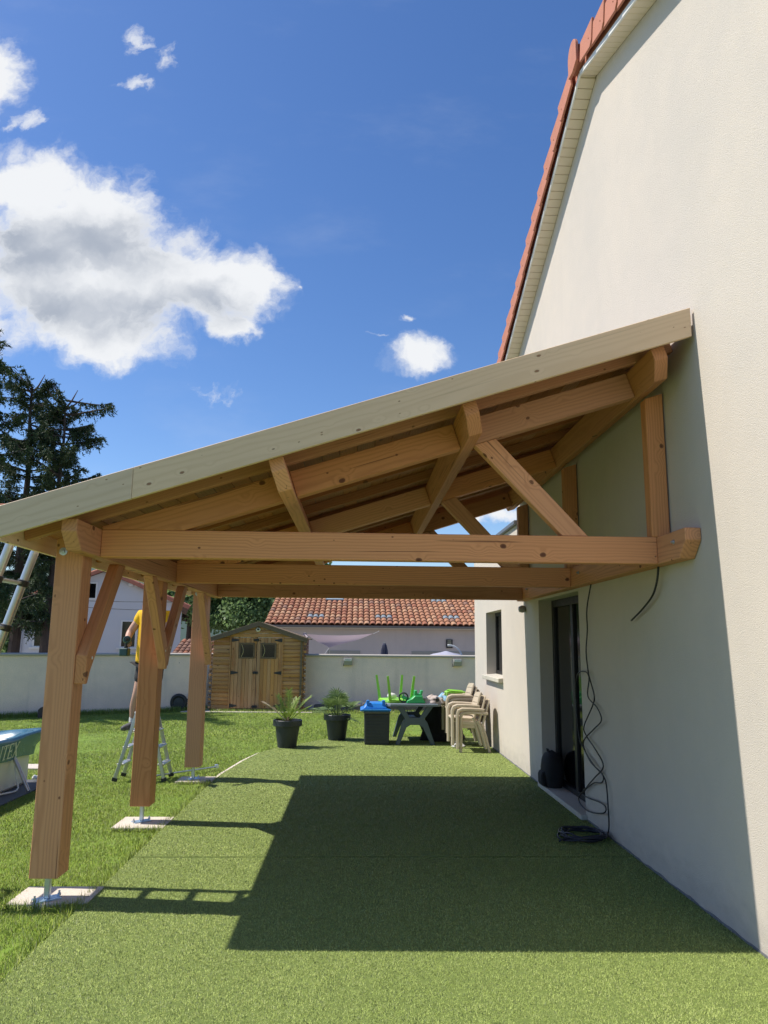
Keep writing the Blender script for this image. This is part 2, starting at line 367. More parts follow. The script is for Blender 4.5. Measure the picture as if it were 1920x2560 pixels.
# lawn sheet with gentle unevenness, stops at the terrace edge
vs = []; fs = []
def grid(x0, x1, y0, y1, nx, ny, zf):
    vs = []; fs = []
    for j in range(ny+1):
        for i in range(nx+1):
            x = x0+(x1-x0)*i/nx; y = y0+(y1-y0)*j/ny; vs.append((x, y, zf(x, y)))
    for j in range(ny):
        for i in range(nx): a = j*(nx+1)+i; fs.append((a, a+1, a+nx+2, a+nx+1))
    return vs, fs
lz = lambda x, y: -.028+.014*mnoise.noise(Vector((x*.5, y*.5, 0)))+.008*mnoise.noise(Vector((x*1.7, y*1.7, 3)))
struct('lawn', MB().add(*grid(-14, 2.5, -3, 19.4, 66, 90, lz)), LAWNG, recalc=False)
# terrace slab and artificial turf
TE = [(-3.95,-3),(-3.95,9.66),(-3.93,10.12),(-3.82,11.2),(-3.70,12.0),(-3.48,12.6),(-3.25,12.9),(-2.75,13.7),(-2.3,14.0),(-1.4,14.1),(-.4,14.2),(-.001,14.2),(-.001,-3)]
def flat(poly, z0, z1):
    n = len(poly); return MB().add([(x, y, z0) for x, y in poly]+[(x, y, z1) for x, y in poly], [tuple(range(n, 2*n))]+[((i+1) % n, i, i+n, (i+1) % n+n) for i in range(n)])
struct('terrace_slab', flat([(-3.945,-3),(-3.945,9.66),(-3.985,9.7),(-3.985,10.15),(-3.87,11.3),(-3.74,12.05),(-3.5,12.66),(-3.2,12.9),(-2.7,13.6),(-.0015,14.1),(-.0015,-3)], -.08, -.012), CONC)
ty = [-3, 6.28, 10.07, 15]
def clipY(poly, a, b):
    def cl(p, c, sgn):
        out = []
        for i in range(len(p)):
            q, r_ = p[i], p[(i+1) % len(p)]
            iq, ir = sgn*(q[1]-c) >= 0, sgn*(r_[1]-c) >= 0
            if iq: out.append(q)
            if iq != ir: t = (c-q[1])/(r_[1]-q[1]); out.append((q[0]+(r_[0]-q[0])*t, c))
        return out
    return cl(cl(poly, a, 1), b, -1)
for k in range(3):
    p = clipY(TE, ty[k]+.008, ty[k+1]-.008)
    tag(flat(p[::-1], -.010, .003).build('turf_carpet', TURFG), kind='structure')
struct('pool_pad', MB().box((-8.6,5.2,-.05),(-5.86,9.72,-.012)), plain('pool_ground_sheet', (.10,.105,.115), .7, .2, 4.))

def inside(poly, x, y):
    c = np.zeros(len(x), bool); n = len(poly)
    for i in range(n):
        (x1, y1), (x2, y2) = poly[i], poly[(i+1) % n]
        with np.errstate(divide='ignore', invalid='ignore'):
            c ^= ((y1 > y) != (y2 > y)) & (x < (x2-x1)*(y-y1)/(y2-y1)+x1)
    return c
def blades(x, y, z, h, w, lean, seg2=False):
    n = len(x); a = rng.uniform(0, 2*np.pi, n); t = rng.uniform(0, 2*np.pi, n); l = np.abs(rng.normal(0, lean, n))
    dx, dy = np.cos(a)*w/2, np.sin(a)*w/2
    tx, ty_ = np.cos(t)*l*h, np.sin(t)*l*h
    co = np.empty((n, 3, 3))
    co[:, 0] = np.stack([x-dx, y-dy, z], 1); co[:, 1] = np.stack([x+dx, y+dy, z], 1); co[:, 2] = np.stack([x+tx, y+ty_, z+h*np.cos(np.minimum(l, 1.2))], 1)
    return co.reshape(-1, 3)
def lattice(x, y, cell, seed):
    g = np.random.default_rng(seed).random((512, 512)); u, v = x/cell, y/cell; i, j = np.floor(u).astype(int), np.floor(v).astype(int); a, b = u-i, v-j
    a, b = a*a*(3-2*a), b*b*(3-2*b); q = lambda m, n: g[m % 512, n % 512]
    return q(i, j)*(1-a)*(1-b)+q(i+1, j)*a*(1-b)+q(i, j+1)*(1-a)*b+q(i+1, j+1)*a*b
def vis(x, y, m=.25):      # roughly what lies ahead of the viewpoint, with a margin either side
    u = (x+2.23)/np.maximum(y, .1); return (u > -.60-m*.6) & (u < .60+m) & (y > 2.4)
out = []
for y0, y1, dens_, w, h in ((2.6, 4.4, 32000, .0030, .0125), (4.4, 6.2, 20000, .0038, .0125), (6.2, 9.0, 12500, .005, .0125), (9.0, 14.3, 7000, .0068, .012)):
    n = int((y1-y0)*3.95*dens_); x = rng.uniform(-3.95, 0, n); y = rng.uniform(y0, y1, n)
    k = vis(x, y) & inside(TE, x, y) & ~((np.abs(y-6.28+.012*np.sin(x*5)+.006*np.sin(x*23)) < .017+.009*np.sin(x*3.1))) & ~((np.abs(y-10.07) < .014)); x, y = x[k], y[k]
    nz = .6*lattice(x, y, .022, 1)+.4*lattice(x, y, .05, 2); k = nz > .20+.05*rng.random(len(x)); x, y, nz = x[k], y[k], nz[k]
    out.append(blades(x, y, np.full(len(x), .002), rng.uniform(.6, 1.25, len(x))*h*(.5+.9*nz), w, 1.05))
tag(big_mesh('turf_fibres', np.concatenate(out), 3, TURFB), 'short olive green fibres of the artificial turf', 'turf')
PADS = [(-4.44, 5.215, -3.925, 5.56), (-4.42, 7.22, -3.95, 7.655), (-4.39, 9.52, -3.96, 9.87)]
out = []
for y0, y1, x0, dens_, w, h in ((2.8, 6.5, -7.5, 16000, .004, .024), (6.5, 10, -9, 10000, .0056, .025), (10, 14, -10, 5200, .008, .028), (14, 20.2, -12, 3000, .011, .028)):
    x1 = 1.2; n = int((y1-y0)*(x1-x0)*dens_); x = rng.uniform(x0, x1, n); y = rng.uniform(y0, y1, n)
    k = vis(x, y, .12) & ~inside([(px+ .03, py) for px, py in TE], x, y) & (x < np.where(y < 14.4, -.02, 3.))
    k &= (y < np.where(x > -5.8, 19.3, 19.75+(x+5.8)*.5))
    for a, b, c, d in PADS: k &= ~((x > a+.012) & (x < c-.012) & (y > b+.012) & (y < d-.012))
    k &= ~((x > -8.6) & (x < -5.88) & (y > 5.2) & (y < 9.7))
    x, y = x[k], y[k]
    cl = .5*lattice(x, y, .06, 3)+.5*lattice(x, y, .45, 4)-.5; kk = cl > -.3; x, y, cl = x[kk], y[kk], cl[kk]
    out.append(blades(x, y, -.03+.0*x, rng.uniform(.5, 1.3, len(x))*h*(1+1.1*cl), w, .6))
# longer tufts at the pad edges, the terrace edge and the foot of the garden wall
tx, tyy = [], []
for a, b, c, d in PADS:
    for _ in range(420):
        e = random.random()
        if e < .55: tx.append(random.uniform(a, c)); tyy.append(b-random.uniform(-.01, .035))
        elif e < .8: tx.append(a-random.uniform(-.01, .03)); tyy.append(random.uniform(b, d))
        else: tx.append(random.uniform(a, c)); tyy.append(d+random.uniform(-.005, .03))
for _ in range(2600): tx.append(-3.965-abs(random.gauss(0, .025))); tyy.append(random.uniform(3.2, 9.6))
for _ in range(300): tx.append(-4.02+random.gauss(0, .06)); tyy.append(5.16+random.gauss(0, .035))
tx, tyy = np.array(tx), np.array(tyy)
out.append(blades(tx, tyy, np.full(len(tx), -.03), rng.uniform(.05, .085, len(tx)), .007, .7))
n = 7000; t = rng.uniform(0, 1, n); x = -11+t*5.2; y = 16.85+t*2.85-np.abs(rng.normal(0, .08, n))
out.append(blades(x, y, np.full(n, -.03), rng.uniform(.05, .17, n), .014, .4))
n = 5000; x = rng.uniform(-5.8, 1, n); y = 19.22-np.abs(rng.normal(0, .08, n))
out.append(blades(x, y, np.full(n, -.03), rng.uniform(.04, .11, n), .014, .4))
tag(big_mesh('lawn_grass', np.concatenate(out), 3, LAWNB), 'bright green mown grass of the lawn', 'grass')

# ------------------------------------------------------------------ house
house = thing('house', 'cream rendered house with gable end and salmon tiled verge at right', 'house', (0, 6.36, 0))
PK, PZ, GS = 6.357, 7.08, .372           # ridge position, height, roof slope
gz = lambda y: PZ-GS*abs(y-PK)
Y0, Y1, YE = 2.36, 10.36, 14.38
D0, D1, DZ0, DZ1 = 7.57, 9.27, .05, 2.2
W0, W1, WZ0, WZ1 = 11.69, 13.1, 1.16, 2.2
m = MB(); q = lambda *p: m.add([(0, y, z) for y, z in p], [tuple(range(len(p)))])
q((Y0,-.1),(Y0,gz(Y0)),(PK,PZ),(D0,gz(D0)),(D0,-.1)); q((D0,DZ1),(D0,gz(D0)),(D1,gz(D1)),(D1,DZ1)); q((D1,-.1),(D1,gz(D1)),(Y1,gz(Y1)),(Y1,-.1)); q((D0,-.1),(D0,DZ0),(D1,DZ0),(D1,-.1))
for a, b, c, d in ((D0, DZ0, D0, DZ1), (D0, DZ1, D1, DZ1), (D1, DZ1, D1, DZ0), (D1, DZ0, D0, DZ0)): m.add([(0,a,b),(0,c,d),(.24,c,d),(.24,a,b)], [(0,1,2,3)])
m.add([(0,Y0,-.1),(9,Y0,-.1),(9,Y0,gz(Y0)),(0,Y0,gz(Y0))], [(0,1,2,3)]); m.add([(9,Y0,-.1),(9,Y1,-.1),(9,Y1,gz(Y1)),(9,PK,PZ),(9,Y0,gz(Y0))], [(0,1,2,3,4)])
m.add([(0,Y1,3.2),(0,Y1,gz(Y1)),(9,Y1,gz(Y1)),(9,Y1,3.2)], [(0,1,2,3)])
m.build('gable_wall', HSTUC, house, recalc=False)
m = MB(); q = lambda *p: m.add([(0, y, z) for y, z in p], [tuple(range(len(p)))]); EZ = 3.33
q((Y1,-.1),(Y1,EZ),(W0,EZ),(W0,-.1)); q((W0,-.1),(W0,WZ0),(W1,WZ0),(W1,-.1)); q((W0,WZ1),(W0,EZ),(W1,EZ),(W1,WZ1)); q((W1,-.1),(W1,EZ),(YE,EZ),(YE,-.1))
for a, b, c, d in ((W0, WZ0, W0, WZ1), (W0, WZ1, W1, WZ1), (W1, WZ1, W1, WZ0), (W1, WZ0, W0, WZ0)): m.add([(0,a,b),(0,c,d),(.24,c,d),(.24,a,b)], [(0,1,2,3)])
m.add([(0,YE,-.1),(0,YE,EZ),(6,YE,EZ),(6,YE,-.1)], [(0,1,2,3)]); m.add([(6,Y1,-.1),(6,YE,-.1),(6,YE,EZ),(6,Y1,EZ)], [(0,1,2,3)])
m.build('extension_wall', HSTUC, house, recalc=False)
MB().box((-.05,Y1+.02,EZ+.002),(6.05,YE+.05,EZ+.06)).build('flat_roof_edge', GUTTER, house, bevel=.006)
MB().box((.26,D0-.3,-.05),(3,D1+.6,2.6)).build('dark_room', ROOM, house); MB().box((.26,W0-.3,.5),(1.5,W1+.3,2.6)).build('dark_room', ROOM, house)
# door
dr = MB().box((.16,D0+.005,DZ0),(.235,D0+.08,DZ1-.005)).box((.16,D1-.08,DZ0),(.235,D1-.005,DZ1-.005)).box((.16,D0+.08,DZ1-.09),(.235,D1-.08,DZ1-.005)).box((.16,D0+.08,DZ0),(.235,D1-.08,DZ0+.06)).box((.165,8.38,DZ0+.06),(.23,8.47,DZ1-.09)).build('door', DARKF, house, bevel=.004)
MB().box((.19,D0+.08,DZ0+.06),(.2,8.38,DZ1-.09)).box((.19,8.47,DZ0+.06),(.2,D1-.08,DZ1-.09)).build('door_pane', DGLASS, dr)
MB().box((-.06,D0-.04,.004),(.16,D1+.03,DZ0+.004)).build('door_threshold', SILL, house, bevel=.006)
# window
wf = MB().box((.16,W0+.004,WZ0+.01),(.22,W0+.06,WZ1-.004)).box((.16,W1-.06,WZ0+.01),(.22,W1-.004,WZ1-.004)).box((.16,W0+.06,WZ1-.06),(.22,W1-.06,WZ1-.004)).box((.16,W0+.06,WZ0+.01),(.22,W1-.06,WZ0+.07)).box((.165,12.36,WZ0+.07),(.215,12.43,WZ1-.06)).build('window', DARKF, house, bevel=.003)
MB().box((.185,W0+.06,WZ0+.07),(.195,12.36,WZ1-.06)).box((.185,12.43,WZ0+.07),(.195,W1-.06,WZ1-.06)).build('window_pane', DGLASS, wf)
MB().prism([(-.075,-.075),(-.075,-.01),(.155,.012),(.155,-.03),(0,-.075)], W0-.05, W1+.06, Matrix.Translation((0,0,WZ0))).build('window_sill', SILL, house, bevel=.006)
# roof body, fascia edge, soffit boards, verge tiles, ridge tile
OV = .155
for sgn, yend in ((1, Y1+.35), (-1, Y0-.35)):
    L = (yend-PK)*sgn; sl_ = math.hypot(L, L*GS)
    M = frame((0, PK, PZ), (0, sgn*1/math.hypot(1, GS), -GS/math.hypot(1, GS)), (0, 0, 1))
    w0, w1 = (-9.1, OV-.006) if sgn > 0 else (-OV+.006, 9.1)
    MB().box((.0, w0, .030),(sl_, w1, .17)).build('roof_slope', TERRA, house, M=M)
    e0, e1 = (OV-.004, OV+.012) if sgn > 0 else (-OV-.012, -OV+.004)
    MB().box((.0, e0, -.004),(sl_, e1, .04)).build('white_verge_strip', WHITEP, house, M=M)
    nb = int(sl_/.105); sb = None
    a0, a1 = (.001, OV-.005) if sgn > 0 else (-OV+.005, -.001)
    for k in range(nb):
        Mb = M @ Matrix.Translation((k*.105+.02, 0, 0))
        if sb is None: sb = MB().box((.003, a0, 0),(.102, a1, .012)).build('soffit_board', SOFFIT, house, M=Mb, bevel=.002)
        else: inst(sb, house, Mb)
    MB().box((.0, a0, .013),(sl_, a1, .03)).build('soffit_backing', SOFFIT, house, M=M)
    t0 = None; nt_ = int(sl_/.34)
    s = 1 if sgn > 0 else -1
    for k in range(nt_):
        Mt = M @ Matrix.Translation((k*.34+.14, 0, .035)) @ Matrix.Rotation(R(-6.2+random.uniform(-.6,.6)), 4, 'Y') @ Matrix.Rotation(R(2.0)*s, 4, 'Z')
        if t0 is None:
            y_a, y_b = sorted((s*(OV+.03), s*(OV+.052))); y_c, y_d = sorted((s*(-.15), s*(OV+.029)))
            mb = MB().prism([(0,.215),(.0,.035),(.36,-.012),(.40,.03),(.40,.225)], y_a, y_b).box((0, y_c, .195),(.39, y_d, .215))
            mb.tube([(.31, s*(OV+.05), .09),(.31, s*(OV+.058), .09)], .007, 6)
            t0 = mb.build('verge_tile', TERRA, house, M=Mt, bevel=.003)
        else: inst(t0, house, Mt)
mb = MB()
prof = [(-.13+.0*0, -.17)]+[(.13*-math.cos(math.pi*i/12), .13*math.sin(math.pi*i/12)) for i in range(13)]+[(.13, -.17), (0, -.20)]
mb.prism([(a*1.0, b+.18) for a, b in prof], 0, .03, frame((-.235, PK, PZ+.05), (0,1,0), (0,0,1)) @ Matrix.Rotation(math.pi, 4, 'Z') @ Matrix.Translation((0,0,0)))
mb.build('ridge_end_tile', TERRA, house, bevel=.004)
MB().box((-.205,PK-.09,PZ+.07),(-.155,PK+.09,PZ+.19)).build('ridge_bedding', TERRA, house)
for k in range(6):
    p = [(-.13*math.cos(math.pi*i/12), .13*math.sin(math.pi*i/12)) for i in range(13)]+[(.11*math.cos(math.pi*i/12), .11*math.sin(math.pi*i/12)) for i in range(13)]
    MB().prism([(a, b+.18+.012*(k % 2)) for a, b in p], -.19+k*.4, .22+k*.4, Matrix(((0,1,0,0),(1,0,0,PK),(0,0,1,PZ),(0,0,0,1)))).build('ridge_tile', TERRA, house)
bs = MB(); vv = []  # dark grey strip painting in the shadowed gap where turf meets wall
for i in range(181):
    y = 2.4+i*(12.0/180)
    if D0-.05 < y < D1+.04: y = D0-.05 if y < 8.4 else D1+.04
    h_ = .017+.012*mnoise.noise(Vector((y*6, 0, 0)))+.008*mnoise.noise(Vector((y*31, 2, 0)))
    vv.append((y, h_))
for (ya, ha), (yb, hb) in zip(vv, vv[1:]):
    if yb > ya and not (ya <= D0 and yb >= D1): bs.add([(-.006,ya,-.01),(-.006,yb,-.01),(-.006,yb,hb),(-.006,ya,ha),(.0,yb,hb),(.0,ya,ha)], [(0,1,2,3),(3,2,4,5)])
half = bs.v.index(next(v_ for v_ in bs.v if v_[1] > 8.4)); bm_ = plain('grey_shadow_strip', (.16,.165,.18), .8, .3, 14.)
MB().add(bs.v[:half], [f_ for f_ in bs.f if max(f_) < half]).build('base_shadow_strip', bm_, house, recalc=False)
MB().add(bs.v[half:], [tuple(i-half for i in f_) for f_ in bs.f if min(f_) >= half]).build('base_shadow_strip', bm_, house, recalc=False)
# wall fittings
tag(MB().lathe([(.03,0),(.045,.02),(.05,.05),(.035,.09),(.0,.1)], 14).build('wall_lamp', plain('lamp_grey', (.3,.3,.29), .5, .2, 10.), M=frame((-.001,9.98,2.13), (0,1,0), (-1,-.2,-.1)), smooth=True), 'small round grey lamp on wall below timber beam beside dark door', 'lamp')

# ------------------------------------------------------------------ timber canopy
can = thing('timber_canopy', 'new Douglas fir lean-to canopy with pale fascia against the house wall', 'canopy', (-4.2, 5.3, 0))
CS, SN = .9522, .3056
Lz = lambda x: 3.728+.321*x
sdir = Vector((CS,0,SN)); ndir = Vector((-SN,0,CS))
XP, PW = -4.3024, .184; PY = [5.196, 7.36, 9.585]; TY = [5.23, 7.44, 9.66]; ZB = .157; ZS0, ZS1 = 2.226, 2.418
YA, YB = 4.77, 10.12
for i, y in enumerate(PY):
    timber('post', [(ZB,0),(Lz(XP)-.005,0),(Lz(XP+PW)-.005,-PW),(ZB,-PW)], PW, frame((XP, y, 0), (0,0,1), (-1,0,0)), can)
    # galvanised base
    c = (XP+PW/2, y+PW/2)
    b = MB().box((c[0]-.08,c[1]-.05,.006),(c[0]+.08,c[1]+.05,.014), Matrix.Translation((c[0],c[1],0)) @ Matrix.Rotation(R(38), 4, 'Z') @ Matrix.Translation((-c[0],-c[1],0))).build('post_base_plate', BLUEPL, can, bevel=.002)
    MB().box((c[0]-.018,c[1]-.018,.0145),(c[0]+.018,c[1]+.018,ZB+.02)).build('stud', STEEL, b, bevel=.004)
    for sx_, sy_ in ((-.055,-.06),(.055,.06)):
        MB().lathe([(.012,0),(.012,.014),(.007,.015),(.007,.03)], 6, (c[0]+sx_, c[1]+sy_, .0145)).build('anchor_bolt', STEEL, b)
    MB().lathe([(.028,0),(.028,.004),(.014,.005),(.012,.016),(.0,.017)], 12).build('bolt', STEEL, can, M=frame((XP+.05, y-.001, ZS0+.03), (1,0,0), (0,-1,0)), smooth=True)
# eaves beam and wall beam with chamfered front noses
nose = lambda L, h: [(0,0),(0,-h*.42),(.11,-h),(L-.11,-h),(L,-h*.42),(L,0)]
timber('eaves_beam', nose(YB-YA, .192), .098, frame((-4.016, YA, ZS1), (0,1,0), (0,0,1)), can)
timber('wall_beam', nose(YB-YA, .192), .106, frame((-.003, YA, ZS1), (0,1,0), (0,0,1)), can)
for xc in (-2.78, -1.515, -.225):
    top = Vector((xc, YA, Lz(xc)))
    timber('purlin', nose(YB-YA, .205), .098, frame(top+sdir*.049, (0,1,0), ndir), can)
pe = [(-4.016, None), (-2.78, 1), (-1.515, 1), (-.225, 1)]
for i, y in enumerate(TY):
    timber('tie_beam', [(0,0),(3.904,0),(3.904,.192),(0,.192)], .1, frame((-4.0145, y, ZS0+.0005), (1,0,0), (0,0,1)), can)
    # three principal rafter pieces between the purlins
    h = .2
    def raf(xa, xb, first=False):
        if first:
            x2 = (ZS1+.002-(Lz(0)-h))/.321
            pts = [(xa, ZS1+.002), (xa, Lz(xa)), (xb, Lz(xb)), (xb+.06, Lz(xb+.06)-h), (x2, ZS1+.002)]
        else: pts = [(xa, Lz(xa)), (xb, Lz(xb)), (xb+.06, Lz(xb+.06)-h), (xa+.06, Lz(xa+.06)-h)]
        o0 = Vector((xa, y, Lz(xa))); M = frame(o0, sdir, ndir); Mi = M.inverted()
        loc = [Mi @ Vector((px, y, pz)) for px, pz in pts]
        timber('principal_rafter', [(p.x, p.z) for p in loc], .1, M, can)
    raf(-4.014, -2.78-.049/CS+.003, True); raf(-2.78+.05, -1.515-.051); raf(-1.515+.05, -.225-.051)
    # strut and wall post
    a, b_ = Vector((-1.327, y+.01, 3.118)), Vector((-.69, y+.01, 2.420)); dd = (b_-a).normalized(); nn = Vector((-dd.z,0,dd.x))
    if nn.z < 0: nn = -nn
    M = frame(a, dd, nn); Mi = M.inverted()
    loc = [Mi @ Vector((px, y, pz)) for px, pz in ((-1.405, Lz(-1.405)-h-.002), (-1.25, Lz(-1.25)-h-.002), (-.60, 2.4195), (-.785, 2.4195))]
    timber('strut', [(p.x, p.z) for p in loc], .08, M, can)
    timber('wall_post', [(0,0),(Lz(-.01)-.235-2.42,0),(Lz(-.145)-.235-2.42,.13),(0,.13)], .1, frame((-.012, y, 2.4195), (0,0,1), (-1,0,0)), can)
    MB().lathe([(.016,0),(.016,.006),(.009,.007),(.009,.02)], 10).build('bolt', STEEL, can, M=frame((-.1095, y-.28, 2.345), (0,1,0), (-1,0,0)), smooth=True)
# braces between posts and eaves beam
def brace(yf, sgn, zf=1.37):
    P_ = [(0,zf),(0,zf+.19),(.536,2.2255),(.70,2.2255),(.075,zf+.085),(.03,zf)]
    a = Vector((-4.117, yf, zf)); d_ = Vector((0, sgn*.63, .8)).normalized(); M = frame(a, d_, (0, -sgn*.8, .63)); Mi = M.inverted()
    loc = [Mi @ Vector((0, yf+sgn*py, pz)) for py, pz in P_]
    w = (Mi.to_3x3() @ Vector((1,0,0))).y
    mb = MB().prism([(p.x, p.z) for p in loc], 0, .078*w)
    br = mb.build('brace', FIR, can, bevel=.004, M=M)
    MB().lathe([(.011,0),(.011,.002),(.004,.0025)], 10).build('peg', WHITEP, br, M=frame((-4.038, yf+sgn*.09, zf+.17), (0,1,0), (1,0,0)))
brace(5.203, 1); brace(7.375, -1, 1.40); brace(7.385, 1, 1.43); brace(9.60, -1, 1.38)
# small rafters
X_L, X_R = -4.44, -.002
for y in (5.02, 5.75, 6.4, 7.05, 7.75, 8.4, 9.05, 9.8):
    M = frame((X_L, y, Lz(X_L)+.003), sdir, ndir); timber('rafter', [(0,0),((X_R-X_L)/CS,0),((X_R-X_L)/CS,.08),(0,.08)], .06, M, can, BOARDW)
# sarking boards
nbd = 34; sw = (X_R+4.45)/CS/nbd; b0 = None
for k in range(nbd):
    p = Vector((-4.45, 4.708, Lz(-4.45)))+ndir*.0835+sdir*(k*sw+sw-.0015)
    M = frame(p, (0,1,0), ndir)
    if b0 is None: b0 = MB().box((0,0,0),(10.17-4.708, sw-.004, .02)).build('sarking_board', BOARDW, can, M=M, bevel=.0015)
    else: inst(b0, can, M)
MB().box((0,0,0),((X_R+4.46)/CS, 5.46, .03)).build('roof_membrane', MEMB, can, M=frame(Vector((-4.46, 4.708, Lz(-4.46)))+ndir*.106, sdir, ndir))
# fascia boards: front in two lengths, rear, and along the eaves
fz = lambda x: 3.9117+.321*x
def fascia(y, xa, xb, name='fascia_board'):
    M = frame((xa, y, fz(xa)), sdir, ndir); Mi = M.inverted()
    P_ = [(xa, fz(xa)), (xb, fz(xb)), (xb, fz(xb)-.2036), (xa, fz(xa)-.2036)]
    loc = [Mi @ Vector((px, y, pz)) for px, pz in P_]
    return timber(name, [(p.x, p.z) for p in loc], .03, M, can, SPRUCE, .003)
fascia(4.676, -4.485, -3.66); fascia(4.676, -3.6585, -.022); fascia(10.172, -4.485, -.022)
timber('eaves_fascia', [(0,0),(5.464,0),(5.464,.225),(0,.225)], .026, frame((-4.455, 4.7075, 2.262), (0,1,0), (0,0,1)), can, SPRUCE, .003)
for k in range(2):   # trim strip under the fascia
    y = (4.7065, 10.145)[k]
    M = frame((-4.45, y, Lz(-4.45)-.012), sdir, ndir)
MB().box((-4.5,4.73,2.478),(-4.43,4.82,2.50)).build('roof_tile_offcut', TERRA, can, bevel=.003)

# concrete pads under the posts
for k, (a, b, c, d) in enumerate(PADS):
    tag(MB().box((a,b,-.08),(c,d,.006)).build('concrete_pad', CONC, bevel=.006), ('square concrete pad under the nearest timber post', 'square concrete pad under the middle timber post', 'square concrete pad under the farthest timber post')[k], 'pad', 'concrete pads under the posts')

# ------------------------------------------------------------------ garden walls
def wall_run(name, a, b, label, h=1.32, t=.2):
    a, b = Vector((*a, 0)), Vector((*b, 0)); L = (b-a).length
    w = thing(name, label, 'wall', a)
    M = frame(a, b-a, (0,0,1))
    MB().box((0,0,-.1),(L,t,h)).build('rendered_wall', GSTUC, w, M=M)
    MB().prism([(-.04,0),(t+.04,0),(t+.04,.045),(t/2,.065),(-.04,.045)], 0, L, Matrix(((0,1,0,0),(1,0,0,0),(0,0,1,h+.001),(0,0,0,1)))).build('coping', plain('coping_%s' % name, (.40,.37,.33), .85, .08, 3.), w, M=M, bevel=.006)
    return w
wall_run('garden_wall', (-5.75,19.92), (3.2,19.92), 'long grey rendered garden wall behind the shed and garden table')
wall_run('garden_wall', (-11.6,16.55), (-5.78,19.86), 'grey rendered garden wall running behind the timber posts at left')
for k, x in enumerate((-2.46, .385)):
    f = thing('flood_light', ('grey flood light on the garden wall above a damp streak', 'grey flood light on the garden wall near the house corner')[k], 'light', (x,19.9,1.2), 'flood lights on the garden wall')
    MB().prism([(-.0,-.1),(-.10,-.09),(-.13,.02),(-.10,.09),(0,.09)], x-.11, x+.11, Matrix(((0,1,0,0),(1,0,0,19.915),(0,0,1,1.2),(0,0,0,1)))).build('lamp_housing', plain('flood_housing%d' % k, (.33,.32,.29), .5, .15, 12.), f, bevel=.008)
    MB().box((x-.085,19.775,1.21),(x+.085,19.79,1.275)).build('lamp_glass', plain('flood_glass%d' % k, (.62,.62,.58), .25, .1, 12.), f)
    MB().box((x-.12,19.86,1.09),(x-.10,19.915,1.15)).build('bracket', BLACKP, f)
# strip, edging stones and kerb at the foot of the wall
struct('shed_apron', MB().box((-6.5,18.98,-.06),(-3.3,19.45,-.008)), CONC)
struct('kerb_strip', MB().box((-3.2,19.22,-.06),(2.6,19.32,-.005)), CONC)
bed = thing('edging_stones', 'row of low dark stones edging the bed below the garden wall', 'edging', (-1,19.6,0))
x = -3.3
while x < 2.6:
    w = random.uniform(.28,.5); h = random.uniform(.13,.2); d = random.uniform(.1,.16)
    mb = MB().box((x+.01,19.52-d/2,-.05),(x+w-.01,19.62+d/2,h))
    mb.v = [(a+random.uniform(-.015,.015), b+random.uniform(-.015,.015), c+random.uniform(-.015,.015)) for a, b, c in mb.v]
    mb.build('stone', STONE, bed, bevel=.02); x += w

# ------------------------------------------------------------------ garden shed
SY = 19.45
shed = thing('garden_shed', 'wooden log garden shed with double doors and small square windows', 'shed', (-4.72, SY, 0))
XL, XR, ZE, ZR, DEP = -5.86, -3.585, 1.79, 2.13, 2.0
XM = (XL+XR)/2
def trim_top(xa, xb, z0, z1):   # gable clip of a board
    ln = lambda x: ZE+(ZR-ZE)*(1-abs(x-XM)/(XM-XL))
    return ln
board_h = .0985; nb = int((ZR)/board_h)+1
DL, DM, DR_, DT = -5.405, -4.765, -4.125, 1.80
for k in range(nb):
    z0 = .02+k*board_h; z1 = z0+board_h-.006
    hw = lambda z: (XM-XL) if z <= ZE else max(0, (XM-XL)*(1-(z-ZE)/(ZR-ZE)))
    def board(xa0, xb0, xa1, xb1):
        M = frame((xa0, SY, z0), (1,0,0), (0,0,1)); jut = random.uniform(-.003,.004)
        P_ = [(0,0),(xb0-xa0,0),(xb1-xa0,z1-z0),(xa1-xa0,z1-z0)]
        mb = MB(); n = 4      # rounded log profile: front face bulges
        vs = []
        for (px, pz) in P_: vs.append((px, .035, pz))
        for (px, pz) in P_: vs.append((px, .009, pz))
        zc = (z1-z0); f0 = [(P_[0][0], -.001-jut, zc*.25), (P_[1][0], -.001-jut, zc*.25), (P_[1][0]+(P_[2][0]-P_[1][0])*.75, -.001-jut, zc*.75), (P_[0][0]+(P_[3][0]-P_[0][0])*.75, -.001-jut, zc*.75)]
        mb.add(vs+f0, [(0,1,2,3),(4,5,9,8),(8,9,10,11),(11,10,6,7),(0,4,5,1),(1,5,9,10,6,2),(2,6,7,3),(3,7,11,8,4,0)])
        mb.build('log_board', SHEDW, shed, M=M)
    if z0 < DT-.02:
        board(XL-.0, DL-.03, XL, DL-.03); board(DR_+.03, XR, DR_+.03, XR)
    else:
        a0, a1 = hw(z0), hw(z1)
        if a0 > .05: board(XM-a0, XM+a0, XM-a1, XM+a1)
